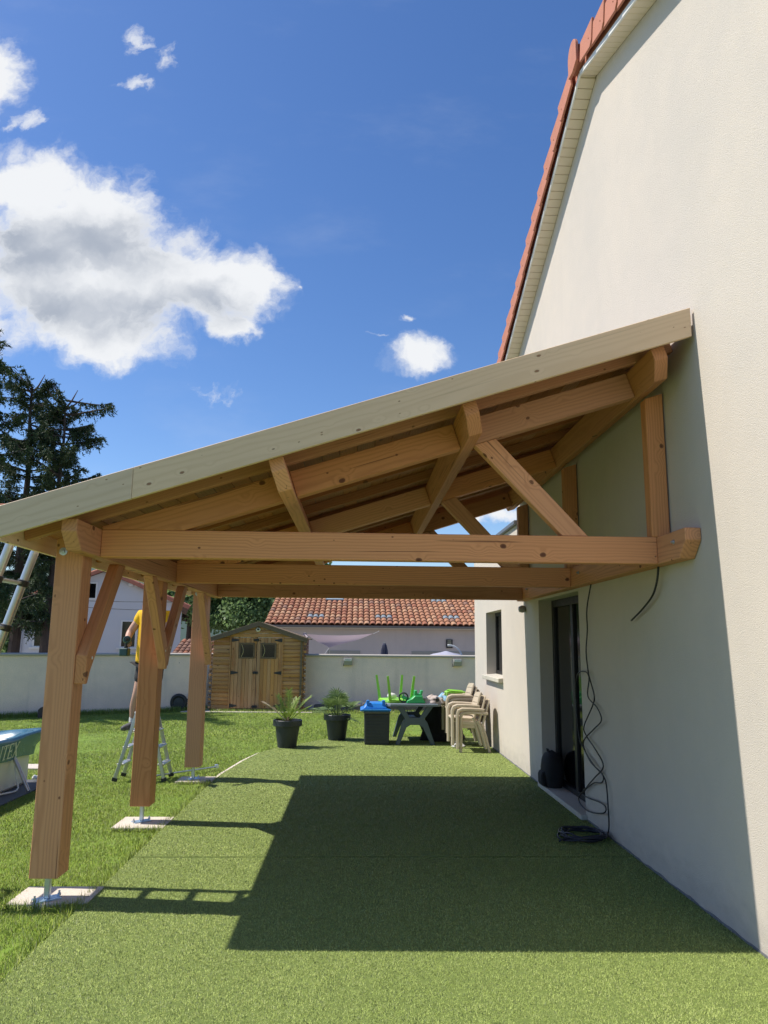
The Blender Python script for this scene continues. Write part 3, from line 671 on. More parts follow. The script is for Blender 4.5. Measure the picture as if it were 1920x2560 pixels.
# jutting log ends at the corners
for k in range(18):
    z0 = .03+k*board_h
    for xx in (XL-.07, XR+.012):
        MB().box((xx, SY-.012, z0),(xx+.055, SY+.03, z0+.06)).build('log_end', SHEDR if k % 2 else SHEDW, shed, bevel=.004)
for k in range(18):
    z0 = .02+k*board_h
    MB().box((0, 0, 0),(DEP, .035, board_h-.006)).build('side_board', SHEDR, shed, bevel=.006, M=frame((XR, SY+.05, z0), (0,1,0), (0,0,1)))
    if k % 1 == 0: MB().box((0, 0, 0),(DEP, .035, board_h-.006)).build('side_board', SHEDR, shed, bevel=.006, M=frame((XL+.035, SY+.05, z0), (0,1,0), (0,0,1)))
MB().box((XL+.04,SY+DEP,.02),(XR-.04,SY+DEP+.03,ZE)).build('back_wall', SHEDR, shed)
timber('corner_post', [(0,0),(1.72,0),(1.72,.05),(0,.05)], .04, frame((XR-.075, SY-.006, .03), (0,0,1), (1,0,0)), shed, SHEDG, .003)
# frame round the door
for xx in (DL-.03, DR_+.002):
    timber('door_frame', [(0,0),(DT-.01,0),(DT-.01,.028),(0,.028)], .03, frame((xx, SY-.002, .02), (0,0,1), (1,0,0)), shed, SHEDW, .002)
for leaf, (xa, xb) in enumerate(((DL, DM-.003), (DM+.003, DR_))):
    door = MB().box((xa+.01, SY+.018, .05),(xb-.01, SY+.034, DT-.02)).build('door_leaf', SHEDW, shed)
    wx0, wx1 = ((-5.175,-4.855), (-4.635,-4.315))[leaf]; wz0, wz1 = 1.30, 1.615
    n = 7; pw_ = (xb-xa)/n
    for k in range(n):
        pa, pb = xa+k*pw_+.0025, xa+(k+1)*pw_-.0025; dz = random.uniform(-.002,.002)
        zz = [(.04, DT-.015)]
        if pb > wx0-.02 and pa < wx1+.02: zz = [(.04, wz0-.02), (wz1+.02, DT-.015)]
        for za, zb in zz:
            MB().box((0,0,0),(zb-za, .018, pb-pa)).build('plank', SHEDW, door, bevel=.003, M=frame((pa, SY+.017+dz, za), (0,0,1), (1,0,0)) @ Matrix.Translation((0,0,0)))
    fr = MB().box((wx0-.04,SY-.012,wz0-.04),(wx1+.04,SY+.012,wz0)).box((wx0-.04,SY-.012,wz1),(wx1+.04,SY+.012,wz1+.04)).box((wx0-.04,SY-.012,wz0),(wx0,SY+.012,wz1)).box((wx1,SY-.012,wz0),(wx1+.04,SY+.012,wz1)).build('window_frame', SHEDG, door, bevel=.003)
    MB().box((wx0,SY+.004,wz0),(wx1,SY+.008,wz1)).build('window_pane', DGLASS, door)
    for sd in (0, 1):       # gathered net curtain edge seen behind the pane
        xe = (wx0+.02, wx1-.02)[sd]
        if (leaf, sd) in ((0,0), (1,0)): MB().tube([(xe+(.05 if sd == 0 else -.05)*math.sin(math.pi*t/8), SY+.002, wz1-(wz1-wz0)*t/8) for t in range(9)], .008, 5).build('curtain_edge', plain('curtain%d%d' % (leaf, sd), (.45,.36,.18), .9, .2, 12.), door)
    for zz in (1.72, .91, .10):
        hx = xa-.02 if leaf == 0 else xb+.02; s = 1 if leaf == 0 else -1
        MB().prism([(0,-.04),(s*.045,-.045),(s*.21,-.012),(s*.21,.012),(s*.045,.045),(0,.04)], SY-.014, SY-.006, Matrix.Translation((hx,0,zz))).build('hinge', BLACKP, door)
for zz in (1.72, .91, .08):
    MB().box((DM-.075,SY-.02,zz-.03),(DM+.045,SY-.006,zz+.035)).tube([(DM-.09,SY-.025,zz),(DM+.06,SY-.025,zz)], .009, 6).build('bolt_latch', BLACKP, shed)
c = MB().lathe([(.055,0),(.06,.012),(.045,.03),(.04,.045)], 18).build('camera_housing', WHITEP, shed, M=frame((-4.745,SY-.008,1.99), (1,0,0), (0,-1,0)), smooth=True)
MB().lathe([(.028,.0455),(.026,.06),(.0,.064)], 16).build('camera_lens', BLACKP, c, M=frame((-4.745,SY-.008,1.99), (1,0,0), (0,-1,0)), smooth=True)
for s in (-1, 1):
    e = Vector((XM+s*(XM-XL+.09), SY-.10, ZE-.04)); t = Vector((XM, SY-.10, ZR+.03)); d_ = t-e
    nrm = Vector((-s*abs(d_.z), 0, abs(d_.x))).normalized()
    M = frame(e, d_, nrm)
    w = DEP+.2
    mb = MB().box((0,0,.002),(d_.length,w,.025)) if s == -1 else MB().box((0,-w,.002),(d_.length,0,.025))
    mb.build('roof_panel', SHEDG, shed, M=M)
    MB().box((-.02,-.012 if s == -1 else -.012,-.085),(d_.length+.004*s,.012,.03)).build('barge_board', SHEDG, shed, M=M, bevel=.003)
struct('neighbour_ground', MB().add(*grid(-60, 60, 20.1, 60, 12, 8, lambda x, y: -.085)), plain('gravel_ground', (.26,.235,.20), .9, .3, 3., bump=.6, bscale=30), recalc=False)

# ------------------------------------------------------------------ neighbour house with canal tiles
NY, NE = 30., 2.37
nh = thing('neighbour_house', 'low grey house with terracotta canal tile roof beyond the garden wall', 'house', (0, NY, 0))
NX0, NX1, NS = -5.9, 9., .32
MB().box((NX0+.3,NY+.45,-.3),(NX1,NY+14,NE-.05)).build('wall', NSTUC, nh)
MB().box((NX0+.02,NY+.16,NE-.12),(NX1,NY+.19,NE-.005)).build('fascia', plain('cream_fascia', (.62,.58,.5), .6, .06, 3.), nh)
MB().box((NX0+.02,NY+.19,NE-.12),(NX1,NY+.46,NE-.10)).build('soffit', plain('cream_soffit2', (.55,.52,.45), .7, .06, 3.), nh)
MB().prism([(-.07,0),(-.055,-.055),(0,-.075),(.055,-.055),(.07,0),(.06,0),(.045,-.045),(0,-.062),(-.045,-.045),(-.06,0)], NX0, NX1, Matrix(((1,0,0,0),(0,1,0,0),(0,0,1,0),(0,0,0,1))) @ Matrix(((0,1,0,0),(1,0,0,NY+.09),(0,0,1,NE-.01),(0,0,0,1)))).build('gutter', GUTTER, nh)
nd_ = Vector((0,1,NS)).normalized(); nn_ = Vector((0,-NS,1)).normalized()
RL = 8.4
MB().box((0,-(NX1-NX0),-.06),(RL,0,-.005)).build('roof_deck', TERRC, nh, M=frame((NX0, NY+.02, NE-.01), nd_, nn_))
MB().box((0,-(NX1-NX0),-.06),(RL,0,-.005)).build('roof_deck', TERRC, nh, M=frame((NX1, NY+.02+2*RL*nd_.y, NE-.01), (0,-nd_.y,nd_.z), (0,NS,1)))
CW, RW = .2315, .45
def tile_mesh(name, mat, under=False):
    v, f = [], []
    n = 6
    for j, (xx, rr, lift) in enumerate(((-.02,.118,.028), (.50,.098,.0))):
        for i in range(n+1):
            a = math.pi*i/n; v.append((xx, rr*math.cos(a), rr*.78*math.sin(a)+lift))
    for i in range(n): f.append((i, i+1, n+2+i, n+1+i))
    for i in range(n+1): v.append((-.02, .100*math.cos(math.pi*i/n), .062*math.sin(math.pi*i/n)+.028))
    k = 2*(n+1)
    for i in range(n): f.append((i+1, i, k+i, k+i+1))
    me = bpy.data.meshes.new(name); me.from_pydata(v, [], f); me.materials.append(mat); return me
tms = [tile_mesh('roof_tile', t_) for t_ in (TERRB, plain('terracotta_pale', (.42,.235,.135), .85, .25, 3.), TERRC, plain('terracotta_red', (.31,.12,.065), .85, .25, 3.))]
tg = tile_mesh('glass_roof_tile', GLASST)
stv, stf = [], []
ncol = int((3.1-NX0)/CW)
cnt = 0
for r_ in range(18):
    for c_ in range(int((NX1-NX0)/CW)):
        x = NX0+CW*(c_+.5); p = Vector((x, NY, NE))+nd_*(r_*RW)+nn_*(.015*0)
        rot = Matrix.Rotation(random.uniform(-.012,.012), 4, 'Z') @ Matrix.Rotation(random.uniform(-.006,.01), 4, 'Y')
        M = frame(p, nd_, nn_) @ rot
        glass = (r_ == 2 and c_ in (7,8,9, 19,20,21)) or (r_ == 2 and c_ in (31,32,33)) or (r_ == 8 and c_ in (30,31,32))
        sk = r_ >= 8 and 10 <= c_ <= 12
        if sk: continue
        if r_ < 8 and c_ < ncol or (glass and c_ < ncol):
            me = tg if glass else random.choices(tms, (6,2.2,.7,1.6))[0]
            o = bpy.data.objects.new('glass_roof_tile' if glass else 'roof_tile', me); o.matrix_world = M; ABS[o.name] = M; link(o, nh); cnt += 1
        else:
            me = tms[0]; n0 = len(stv); stv += [tuple(M @ v_.co) for v_ in me.vertices]; stf += [tuple(n0+i for i in p_.vertices) for p_ in me.polygons]
tag(MB().add(stv, stf).build('upper_roof_tiles', TERRB, nh, recalc=False), kind='stuff')
sp = Vector((-3.25, NY, NE))+nd_*3.62; M = frame(sp, nd_, nn_)
sk = MB().box((0,-.42,-.01),(.95,.42,.10)).build('skylight', GUTTER, nh, M=M, bevel=.01)
MB().box((.06,-.36,.101),(.89,.36,.112)).build('skylight_pane', plain('skylight_glass', (.42,.50,.56), .15, .1, 4.), sk, M=M)
# wall fittings on the neighbour house
lv = MB().box((1.33,NY+.40,1.52),(1.59,NY+.448,1.86)).build('wall_vent', BLACKP, nh)
for k in range(5): MB().box((1.38,NY+.385,1.57+k*.055),(1.54,NY+.398,1.60+k*.055)).build('slat', plain('vent_slat%d' % k, (.4,.38,.26), .6, .1, 5.), lv)
for xa, xb in ((-3.4,-2.1), (-.05,2.6)):
    MB().box((xa,NY+.425,.6),(xb,NY+.448,1.385)).build('shutter_box', plain('shutter_%d' % int(xa*10), (.33,.31,.26), .7, .1, 3.), nh)
# shade sail between shed corner and neighbour's side
sail = thing('shade_sail', 'pale pink triangular shade sail strung beyond the garden wall', 'sail', (-2.9,21,1.5))
A_, B_, C_ = Vector((-3.60,19.9,1.89)), Vector((-1.74,23.4,1.96)), Vector((-2.98,20.7,1.545))
def sailpt(u, v):
    w = 1-u-v; p = A_*u+B_*v+C_*w
    p.z -= 4*.045*(u*v+v*w+u*w)*1.0
    cen = (A_+B_+C_)/3; e = 1-27*u*v*w
    pull = .16*(4*u*v*(w < .001)+0)
    return p
n = 14; v = []; idx = {}; f = []
for i in range(n+1):
    for j in range(n+1-i):
        u, v_ = i/n, j/n; w = 1-u-v_
        p = sailpt(u, v_); cen = (A_+B_+C_)/3
        sag = .10*(max(0, 4*u*v_*(1-6*w)) + max(0, 4*u*w*(1-6*v_)) + max(0, 4*v_*w*(1-6*u)))
        idx[i, j] = len(v); v.append(p+(cen-p)*sag+Vector((0,0,.012*math.sin(9*u+7*v_))))
for i in range(n):
    for j in range(n-i):
        f.append((idx[i,j], idx[i+1,j], idx[i,j+1]))
        if j < n-i-1: f.append((idx[i+1,j], idx[i+1,j+1], idx[i,j+1]))
_nt = SAILM.node_tree; _b = _nt.nodes['Principled BSDF']
_t = nd(_nt, 'ShaderNodeBsdfTranslucent', {'Color': (.75, .58, .60, 1)}); lk(_nt, nd(_nt, 'ShaderNodeMixShader', {0: .5, 1: _b.outputs[0], 2: _t.outputs[0]}).outputs[0], _nt.nodes['Material Output'].inputs[0])
so_ = MB().add(v, f).build('fabric', SAILM, sail, smooth='all')
MB().tube([C_, C_+Vector((-.12,-.1,-.17)), C_+Vector((-.2,-.2,-.30))], .006, 5).build('rope', WHITEP, sail)
MB().tube([C_, C_+Vector((.02,.1,-.6)), C_+Vector((.03,.2,-1.5))], .012, 5).build('pole', ALU, sail)
MB().tube([B_, B_+Vector((.3,4.0,.15)), B_+Vector((.35,7.02,.2))], .005, 5).build('rope', WHITEP, sail)
MB().tube([A_, Vector((-3.5,19.62,1.80))], .02, 6).lathe([(.0,-.03),(.05,-.02),(.045,.05),(.0,.06)], 8, (-3.60,19.86,1.87), lambda i, a: 1+.3*math.sin(a*3+i)).build('rope', plain('rope_knot', (.35,.30,.33), .9, .3, 30.), sail)
def fold(prof, c, n=20, k=5, amp=.14, ph=0):
    return MB().lathe(prof, n, c, lambda i, a: 1+amp*math.sin(k*a+ph+i*.4)+.05*math.sin(11*a+i))
par = thing('folded_parasol', 'folded navy parasol standing beyond the garden wall', 'parasol', (-1.49,20.8,0))
fold([(.03,1.68),(.06,1.62),(.085,1.50),(.10,1.3),(.11,1.0),(.07,.9)][::-1], (-1.49,20.8,0)).build('canopy', NAVY, par, smooth='all')
MB().tube([(-1.49,20.8,-.08),(-1.49,20.8,1.70)], .02, 8).build('pole', ALU, par)
trp = thing('white_tarp', 'white tarp draped over a pointed heap behind the garden wall', 'tarp', (.25,20.9,0))
mb = MB(); prof = [(.6,-.08),(.58,.9),(.52,1.34),(.36,1.40),(.15,1.44),(.04,1.475),(.0,1.48)]
mb.lathe(prof, 26, (.22,20.95,0), lambda i, a: 1+.05*math.sin(6*a+i)+.04*math.sin(13*a+2*i)).build('sheet', plain('tarp_white', (.38,.38,.46), .7, .15, 6.), trp, smooth='all')
MB().tube([(.28+.36*math.sin(t), 20.8, 1.28+.36*math.cos(t)) for t in [(-.1+i*.13) for i in range(13)]], .022, 6).build('hose', plain('hose_grey', (.55,.58,.58), .5, .1, 8.), trp, smooth='all')

# ------------------------------------------------------------------ white house at left
WY = 38.
wh = thing('white_house', 'white rendered house with red tiled gable roof behind the trees', 'house', (-10.97, WY, 0))
WL, WR, WE, WRG = -18.5, -10.97, 3.42, 5.0; WM = (WL+WR)/2
m = MB().prism([(WL,-.3),(WR,-.3),(WR,WE),(WM,WRG),(WL,WE)], WY, WY+9).build('wall', WSTUC, wh)
for s in (-1, 1):
    e = Vector((WM+s*(WM-WL+.35), WY-.25, WE-.10)); t_ = Vector((WM, WY-.25, WRG+.07)); d_ = t_-e
    M = frame(e, d_, (-s*abs(d_.z),0,abs(d_.x)))
    mb = MB().box((0,0 if s == -1 else -9.4,.0),(d_.length,9.4 if s == -1 else 0,.09)); mb.build('roof', TERRC, wh, M=M)
    nn2 = int(d_.length/.38)
    t0 = None
    for k in range(nn2):
        for j in range(2):
            ya = (.02+j*.24) if s == -1 else (-.22-j*.24)
            Mt = M @ Matrix.Translation((k*.38, ya+.1*(1 if s==-1 else 1), .09))
            if t0 is None: t0 = MB().prism([(-.1,0),(-.07,.055),(0,.08),(.07,.055),(.1,0)], -.02, .42, Matrix(((0,1,0,0),(1,0,0,0),(0,0,1,0),(0,0,0,1)))).build('roof_tile', TERRA, wh, M=Mt)
            else: inst(t0, wh, Mt)
    MB().box((0,-.05 if s == -1 else .0,-.06),(d_.length,.0 if s == -1 else .05,.1)).build('barge_board', TERRA, wh, M=M)
for (xa, xb, za, zb, fr) in ((-15.6,-15.05,3.72,4.42,0), (-13.72,-13.1,1.42,2.62,1), (-17.6,-17.0,1.42,2.62,1)):
    wdw = MB().box((xa-.07,WY-.04,za-.05),(xb+.07,WY-.002,za)).box((xa-.07,WY-.04,zb),(xb+.07,WY-.002,zb+.07)).box((xa-.07,WY-.04,za),(xa,WY-.002,zb)).box((xb,WY-.04,za),(xb+.07,WY-.002,zb)).build('window', WHITEP, wh)
    MB().box((xa,WY-.012,za),(xb,WY-.004,zb)).build('window_pane', DGLASS, wdw)
    if fr: MB().box((xa-.2,WY-.12,za-.12),(xb+.2,WY-.002,za-.051)).build('window_sill', WHITEP, wh)
MB().tube([(-18.16,WY-.06,-.3),(-18.16,WY-.06,3.3)], .05, 8).build('downpipe', plain('downpipe_grey', (.45,.46,.5), .5, .1, 3.), wh)
f = MB().box((-13.55,WY-.2,4.35),(-13.35,WY-.05,4.5)).box((-13.25,WY-.2,4.33),(-13.05,WY-.05,4.48)).build('spot_light', WHITEP, wh, bevel=.02)
wh.rotation_euler.z = R(13.5)
tag(MB().tube([(-19+.9*i, WY-3.6, 3.55-.02*i+.004*(i-5)**2) for i in range(11)], .012, 5).build('overhead_cable', BLACKP), 'topmost thin overhead cable crossing the white house front', 'cable', 'overhead cables')
tag(MB().tube([(-19+.9*i, WY-3.7, 3.38-.045*i+.004*(i-5)**2) for i in range(11)], .012, 5).build('overhead_cable', BLACKP), 'lower thin overhead cable crossing the white house front', 'cable', 'overhead cables')
lean = thing('tiled_outbuilding', 'low outbuilding with red tiled roof right of the white house', 'outbuilding', (-9.9, 33, 0))
MB().prism([(-10.1,-.3),(-7.9,-.3),(-7.9,1.05),(-10.1,1.05)], 33, 35.5).build('wall', WSTUC, lean)
t0 = None
for r_ in range(7):
    for c_ in range(11):
        p = Vector((-10.2+c_*.23, 32.85, .86))+nd_*(r_*.4); M = frame(p, nd_, nn_)
        o = bpy.data.objects.new('roof_tile', random.choice((tms[2], tms[2], tms[3]))); o.matrix_world = M; ABS[o.name] = M; link(o, lean)
MB().box((0,-2.6,-.05),(2.9,0,-.003)).build('roof_deck', TERRC, lean, M=frame((-10.3,32.87,.86), nd_, nn_))

# ------------------------------------------------------------------ hill and trees
v, f = grid(-320, 240, 260, 420, 40, 10, lambda x, y: -3+(34*math.exp(-((x+130)/120)**2)+16*math.exp(-((x-60)/150)**2))*min(1, max(0, (y-255)/70))+3*mnoise.noise(Vector((x*.03, y*.03, 0))))
struct('hill', MB().add(v, f), HILLM, recalc=False, smooth='all')

def leaf_cloud(n, size, pts, up=.0):
    """n small quads scattered round the given points (K,3)+radius"""
    k = rng.integers(0, len(pts), n); c = pts[k, :3]+rng.normal(0, 1, (n, 3))*pts[k, 3:4]*.55
    a = rng.normal(0, 1, (n, 3)); a /= np.linalg.norm(a, axis=1, keepdims=True)
    b = rng.normal(0, 1, (n, 3)); b = b-a*(a*b).sum(1, keepdims=True); b /= np.linalg.norm(b, axis=1, keepdims=True)
    s = size*rng.uniform(.6, 1.4, (n, 1))
    q = np.stack([c-a*s, c+b*s*.6, c+a*s, c-b*s*.6], 1)
    return q.reshape(-1, 3)
def broad_tree(name, label, x, y, h, r, n, group=None, leaf=.11, lowz=.25, cat='tree', mat=None):
    t = thing(name, label, cat, (x, y, 0), group)
    mb = MB().tube([(x,y,-.2),(x+.1,y,h*.3),(x-.05,y+.1,h*.6),(x,y,h*.85)], [r*.09,r*.075,r*.05,.03], 8)
    pts = []
    for k in range(max(14, int(r*15))):
        a = random.uniform(0, 6.283); el = random.uniform(-.35, 1.0); rr = random.uniform(.45, .95)
        zc = h*(lowz+1)/2; hz = h*(1-lowz)/2
        cx = x+r*rr*math.cos(a)*math.sqrt(max(.05, 1-el*el*.8)); cy = y+r*rr*math.sin(a)*math.sqrt(max(.05, 1-el*el*.8)); cz = zc+hz*el*random.uniform(.6, 1)
        pts.append((cx, cy, cz, random.uniform(.22, .42)*r*.75))
        if k % 2 == 0: mb.tube([(x,y,h*.35),((x+cx)/2,(y+cy)/2,(h*.4+cz)/2),(cx,cy,cz)], [.06*r*.5,.04*r*.5,.012], 5)
    mb.build('trunk', BARK, t)
    big_mesh('crown', leaf_cloud(n, leaf, np.array(pts)), 4, mat or LEAF, t, None)
    return t
broad_tree('broadleaf_tree', 'dense green tree between the white house and the shed roof', -9.2, 51.5, 8.3, 3.0, 46000, 'green trees behind the shed', .12, .05)
broad_tree('broadleaf_tree', 'dark green tree directly behind the ridge of the wooden shed', -11.2, 54, 8.8, 3.0, 46000, 'green trees behind the shed', .13, .05)
broad_tree('broadleaf_tree', 'dense green tree beside the left end of the tiled roof', -8.2, 57, 9.2, 3.4, 46000, 'green trees behind the shed', .15, .05)
broad_tree('broadleaf_tree', 'bright green tree just right of the white house corner', -13.9, 53, 8.6, 2.8, 40000, 'green trees behind the shed', .14, .05)
broad_tree('leafy_bush', 'bright green bush beyond the wall between the spruce trunks', -22.5, 46, 3.3, 2.6, 16000, None, .14, .0, 'bush')
broad_tree('leafy_bush', 'tall green bush behind the garden wall at the left edge', -26.5, 47, 4.2, 2.8, 14000, None, .14, .0, 'bush')

def spruce(label, x, y, h, rmax, seed, base=2.2, bare_top=False, leanx=0., dens=1., rtr=.22, limbs=()):
    rs = random.Random(seed); g = np.random.default_rng(seed)
    t = thing('spruce_tree', label, 'tree', (x, y, 0), 'old spruces at left')
    tr = [(x+leanx*(k/10)**1.5+.05*math.sin(k*1.3+seed), y, -.2+h*k/10) for k in range(11)]
    mb = MB().tube(tr, [rtr*(1-.82*k/10) for k in range(11)], 8)
    tw = []
    todo = list(limbs)
    z = base
    while z < h-.1 or todo:
        q = (z-base)/(h-base)
        prof = rmax*(1-.35*q)*(.8+.25*math.sin(q*11+seed)) if not bare_top else rmax*(.78+.22*math.sin(q*7+seed))
        extra = z >= h-.1
        for _ in range(1 if extra else rs.choice((3,4,5,6))):
            a = rs.uniform(0, 6.283); L = prof*rs.uniform(.28, 1.1)
            if rs.random() < .08: L *= 1.25
            if extra: z, a, L = todo.pop(); q = .6
            tx_ = x+leanx*(z/h)**1.5
            pts = []; d = rs.uniform(-.12,.18)
            lift = rs.uniform(.0,.55) if q > .6 else rs.uniform(-.15,.25)
            for k in range(6):
                s = k/5; pts.append(Vector((tx_+L*s*math.cos(a), y+L*s*math.sin(a), z+L*(lift*s-.28*s*s+.32*s**3+d*s)+.04*rs.uniform(-1,1))))
            mb.tube(pts, [.05*(1-.75*k/5)*max(.5, L/rmax) for k in range(6)], 5, cap=False)
            nt = int(L*30*dens)+6
            for _ in range(nt):
                s = rs.uniform(.16, 1.02)**.8; i = min(4, int(s*5)); fr = min(1.05, s*5-i); p = pts[i].lerp(pts[i+1], fr)
                ln = rs.uniform(.25,.95)*(1.1-.35*s)*(1-.25*q)
                sd = Vector((-math.sin(a), math.cos(a), 0))*rs.choice((-1,1))*rs.uniform(.0,.30)
                e = p+sd+Vector((math.cos(a)*.1, math.sin(a)*.1, -ln*rs.uniform(.35,1)+rs.uniform(0,.1)))
                tw.append((p, e))
        z = h if extra else z+rs.uniform(.22,.40)/dens**.3
    n = len(tw)
    P0 = np.array([tuple(a) for a, b in tw]); P1 = np.array([tuple(b) for a, b in tw])
    m_ = 11; s = g.uniform(0, 1, (n, m_, 1)); c = P0[:, None]*(1-s)+P1[:, None]*s
    d = (P1-P0)/np.linalg.norm(P1-P0, axis=1, keepdims=True)
    rd = g.normal(0, 1, (n, m_, 3)); rd /= np.linalg.norm(rd, axis=2, keepdims=True)
    dv = d[:, None]*.55+rd*.75; dv /= np.linalg.norm(dv, axis=2, keepdims=True)
    sd = np.cross(dv, g.normal(0, 1, (n, m_, 3))); sd /= np.linalg.norm(sd, axis=2, keepdims=True)
    ln = g.uniform(.08, .18, (n, m_, 1)); wd = .021
    tri = np.stack([c-sd*wd, c+sd*wd, c+dv*ln], 2).reshape(-1, 3)
    mb.build('trunk', BARK, t, recalc=False)
    big_mesh('crown', tri, 3, NEEDLE, t, None)
    if bare_top:
        mb = MB()
        for a, l, dz in ((.2,.7,.5),(2.9,.9,.8),(3.3,.6,.9),(.5,.5,.8),(3.0,1.2,.4)):
            zt = h-rs.uniform(0,.5); xx = x+leanx*(zt/h)**1.5
            mb.tube([(xx,y,zt),(xx+l*.5*math.cos(a),y,zt+dz*.4),(xx+l*math.cos(a),y,zt+dz)], [.05,.035,.012], 5)
        mb.build('bare_branch', BARK2, t)
    return t
spruce('topped dark spruce with bare forked tip, rightmost of the spruces', -14.3, 30, 11.3, 1.75, 3, 2.4, True, .0, .82, .20, ((11.35,.1,1.8),(10.75,-.1,2.0),(9.5,.05,1.6),(10.0,.5,1.5),(10.9,3.0,1.2)))
spruce('tall dark spruce with trunk just left of the topped one', -15.75, 30.6, 12.2, 2.3, 5, 2.2, True, -.2, .88, .26, ((12.2,3.3,1.3),(11.6,3.1,1.9),(12.0,.4,.9)))
spruce('nearest dark spruce at the left edge, its branches reaching into view', -12.15, 18.4, 9.3, 2.3, 9, 2.6, False, 0, 1.15, .2)

# ------------------------------------------------------------------ potted palms
def pot(name, label, x, y):
    t = thing(name, label, 'planter', (x, y, 0))
    MB().lathe([(.148,.002),(.150,.01),(.195,.325),(.196,.335),(.225,.335),(.235,.345),(.236,.425),(.230,.432),(.212,.432),(.207,.37),(.0,.365)], 40, (x,y,0)).build('pot', ANTHR, t, smooth=True)
    MB().lathe([(.208,.372),(.15,.385),(.06,.392),(.0,.393)], 20, (x,y,0)).build('soil', SOIL, t, smooth='all')
    return t
p1 = pot('potted_palm', 'feathery young palm in round anthracite pot nearest the lawn edge', -3.335, 12.62)
p2 = pot('potted_palm', 'bushy fan palm in round anthracite pot beside the storage box', -2.56, 13.62)
def frond(t, o, az, L, rise, droop, nleaf, ll, dry=False, mat=None):
    pts = []
    for k in range(9):
        s = k/8; pts.append(Vector((o[0]+math.cos(az)*L*(rise[0]*s), o[1]+math.sin(az)*L*(rise[0]*s), o[2]+L*(rise[1]*s-droop*s*s))))
    fr = MB().tube(pts, [.008*(1-.8*k/8)+.0015 for k in range(9)], 5).build('frond', PALM if not dry else DRYL, t)
    tri = []
    side = Vector((-math.sin(az), math.cos(az), 0))
    for k in range(nleaf):
        s = .28+.72*k/(nleaf-1); i = min(7, int(s*8)); p = pts[i].lerp(pts[i+1], s*8-i); d = (pts[i+1]-pts[i]).normalized()
        for sg in (-1, 1):
            l = ll*(1-.55*abs(s-.5)*1.3)*random.uniform(.85,1.1)
            v = (side*sg*.75+d*.75+Vector((0,0,.25))+Vector((random.uniform(-.1,.1),)*3)).normalized()
            w = d.cross(v).cross(v).normalized()*.0042; tip = p+v*l-Vector((0,0,.12*l))
            mid = p+v*l*.5
            tri += [p-w, p+w, mid+w*.9, mid+w*.9, mid-w*.9, p-w, mid-w*.9, mid+w*.9, tip]
    o_ = big_mesh('leaflets', np.array([tuple(q) for q in tri]), 3, mat or (DRYL if dry else PALM), fr, None)
for az, L, ri, dr, dry in ((2.5,.52,(.45,.95),.16,0),(1.6,.52,(.25,1.05),.1,0),(.4,.62,(.62,.85),.22,0),(-.1,.50,(.7,.7),.2,0),(3.2,.55,(.72,.78),.22,1),(4.4,.36,(.55,.75),.3,0),(5.3,.42,(.5,.8),.3,0),(2.9,.40,(.5,.8),.2,0),(.9,.48,(.42,.9),.15,0),(3.6,.34,(.75,.5),.3,0)):
    frond(p1, (-3.335,12.62,.385), az, L*1.0, ri, dr, 21, .165, bool(dry))
MB().lathe([(.05,0),(.04,.05),(.022,.12),(.01,.15)], 10, (-3.335,12.62,.37), lambda i, a: 1+.15*math.sin(5*a+i)).build('stem', BARK2, p1)
def fan(t, o, az, L, tilt, R_, n=15):
    d = Vector((math.cos(az)*math.cos(tilt), math.sin(az)*math.cos(tilt), math.sin(tilt))); e = Vector(o)+d*L
    st = MB().tube([o, Vector(o)+d*L*.5+Vector((0,0,.015)), e], [.006,.005,.004], 5).build('leaf_stalk', PALM2, t)
    side = Vector((-math.sin(az), math.cos(az), 0)); tri = []
    nrm = side.cross(d)
    for k in range(n):
        a = (k/(n-1)-.5)*R(215); v = (d*math.cos(a)+side*math.sin(a)+nrm*.12*math.cos(a*2)).normalized(); l = R_*random.uniform(.82,1.08)*(1-.12*abs(a))
        w = v.cross(nrm).normalized()*.0105; mid = e+v*l*.55; tip = e+v*l-Vector((0,0,.12*l*l*6))
        tri += [e, mid-w, mid+w, mid-w, tip, mid+w]
    big_mesh('fan_blades', np.array([tuple(q) for q in tri]), 3, PALM2, st, None)
for k in range(19):
    az = k*2.4; tl = (1.25, 1.05, .8, .55, .3)[k % 5]*random.uniform(.85,1.1)
    fan(p2, (-2.56+.02*math.cos(az),13.62+.02*math.sin(az),.385), az, random.uniform(.22,.36), min(1.35, tl*1.15), random.uniform(.22,.29), 17)
fan(p2, (-2.54,13.6,.39), -.25, .22, -.12, .24); fan(p2, (-2.6,13.6,.39), 3.3, .2, .3, .26)

# ------------------------------------------------------------------ storage box with blue tub on it
sb = thing('storage_box', 'anthracite wicker look storage box under a blue plastic tub', 'box', (-1.88,13.25,0))
MB().prism([(0,0),(.405,0),(.415,.5),(-.01,.5)], 0, .62, Matrix.Translation((-2.082,12.94,.003))).build('box_body', ANTHR, sb, bevel=.008)
for k in range(9): MB().box((-2.072,12.9335,.03+k*.052),(-1.682,12.9385,.068+k*.052)).build('weave_band', ANTHR, sb, bevel=.002)
MB().box((-2.105,12.925,.505),(-1.66,13.58,.545)).build('box_lid', plain('box_lid_grey', (.10,.105,.11), .5, .2, 10.), sb, bevel=.01)
MB().box((-1.95,12.926,.45),(-1.80,12.932,.475)).build('hand_grip', BLACKP, sb)
bt = thing('blue_tub', 'upturned bright blue plastic tub lying on the storage box', 'tub', (-1.9,13.2,.546))
MB().prism([(-2.16,.546),(-1.645,.546),(-1.645,.572),(-1.69,.585),(-2.115,.585),(-2.16,.572)], 12.9, 13.5).build('rim', BLUEP, bt, bevel=.008)
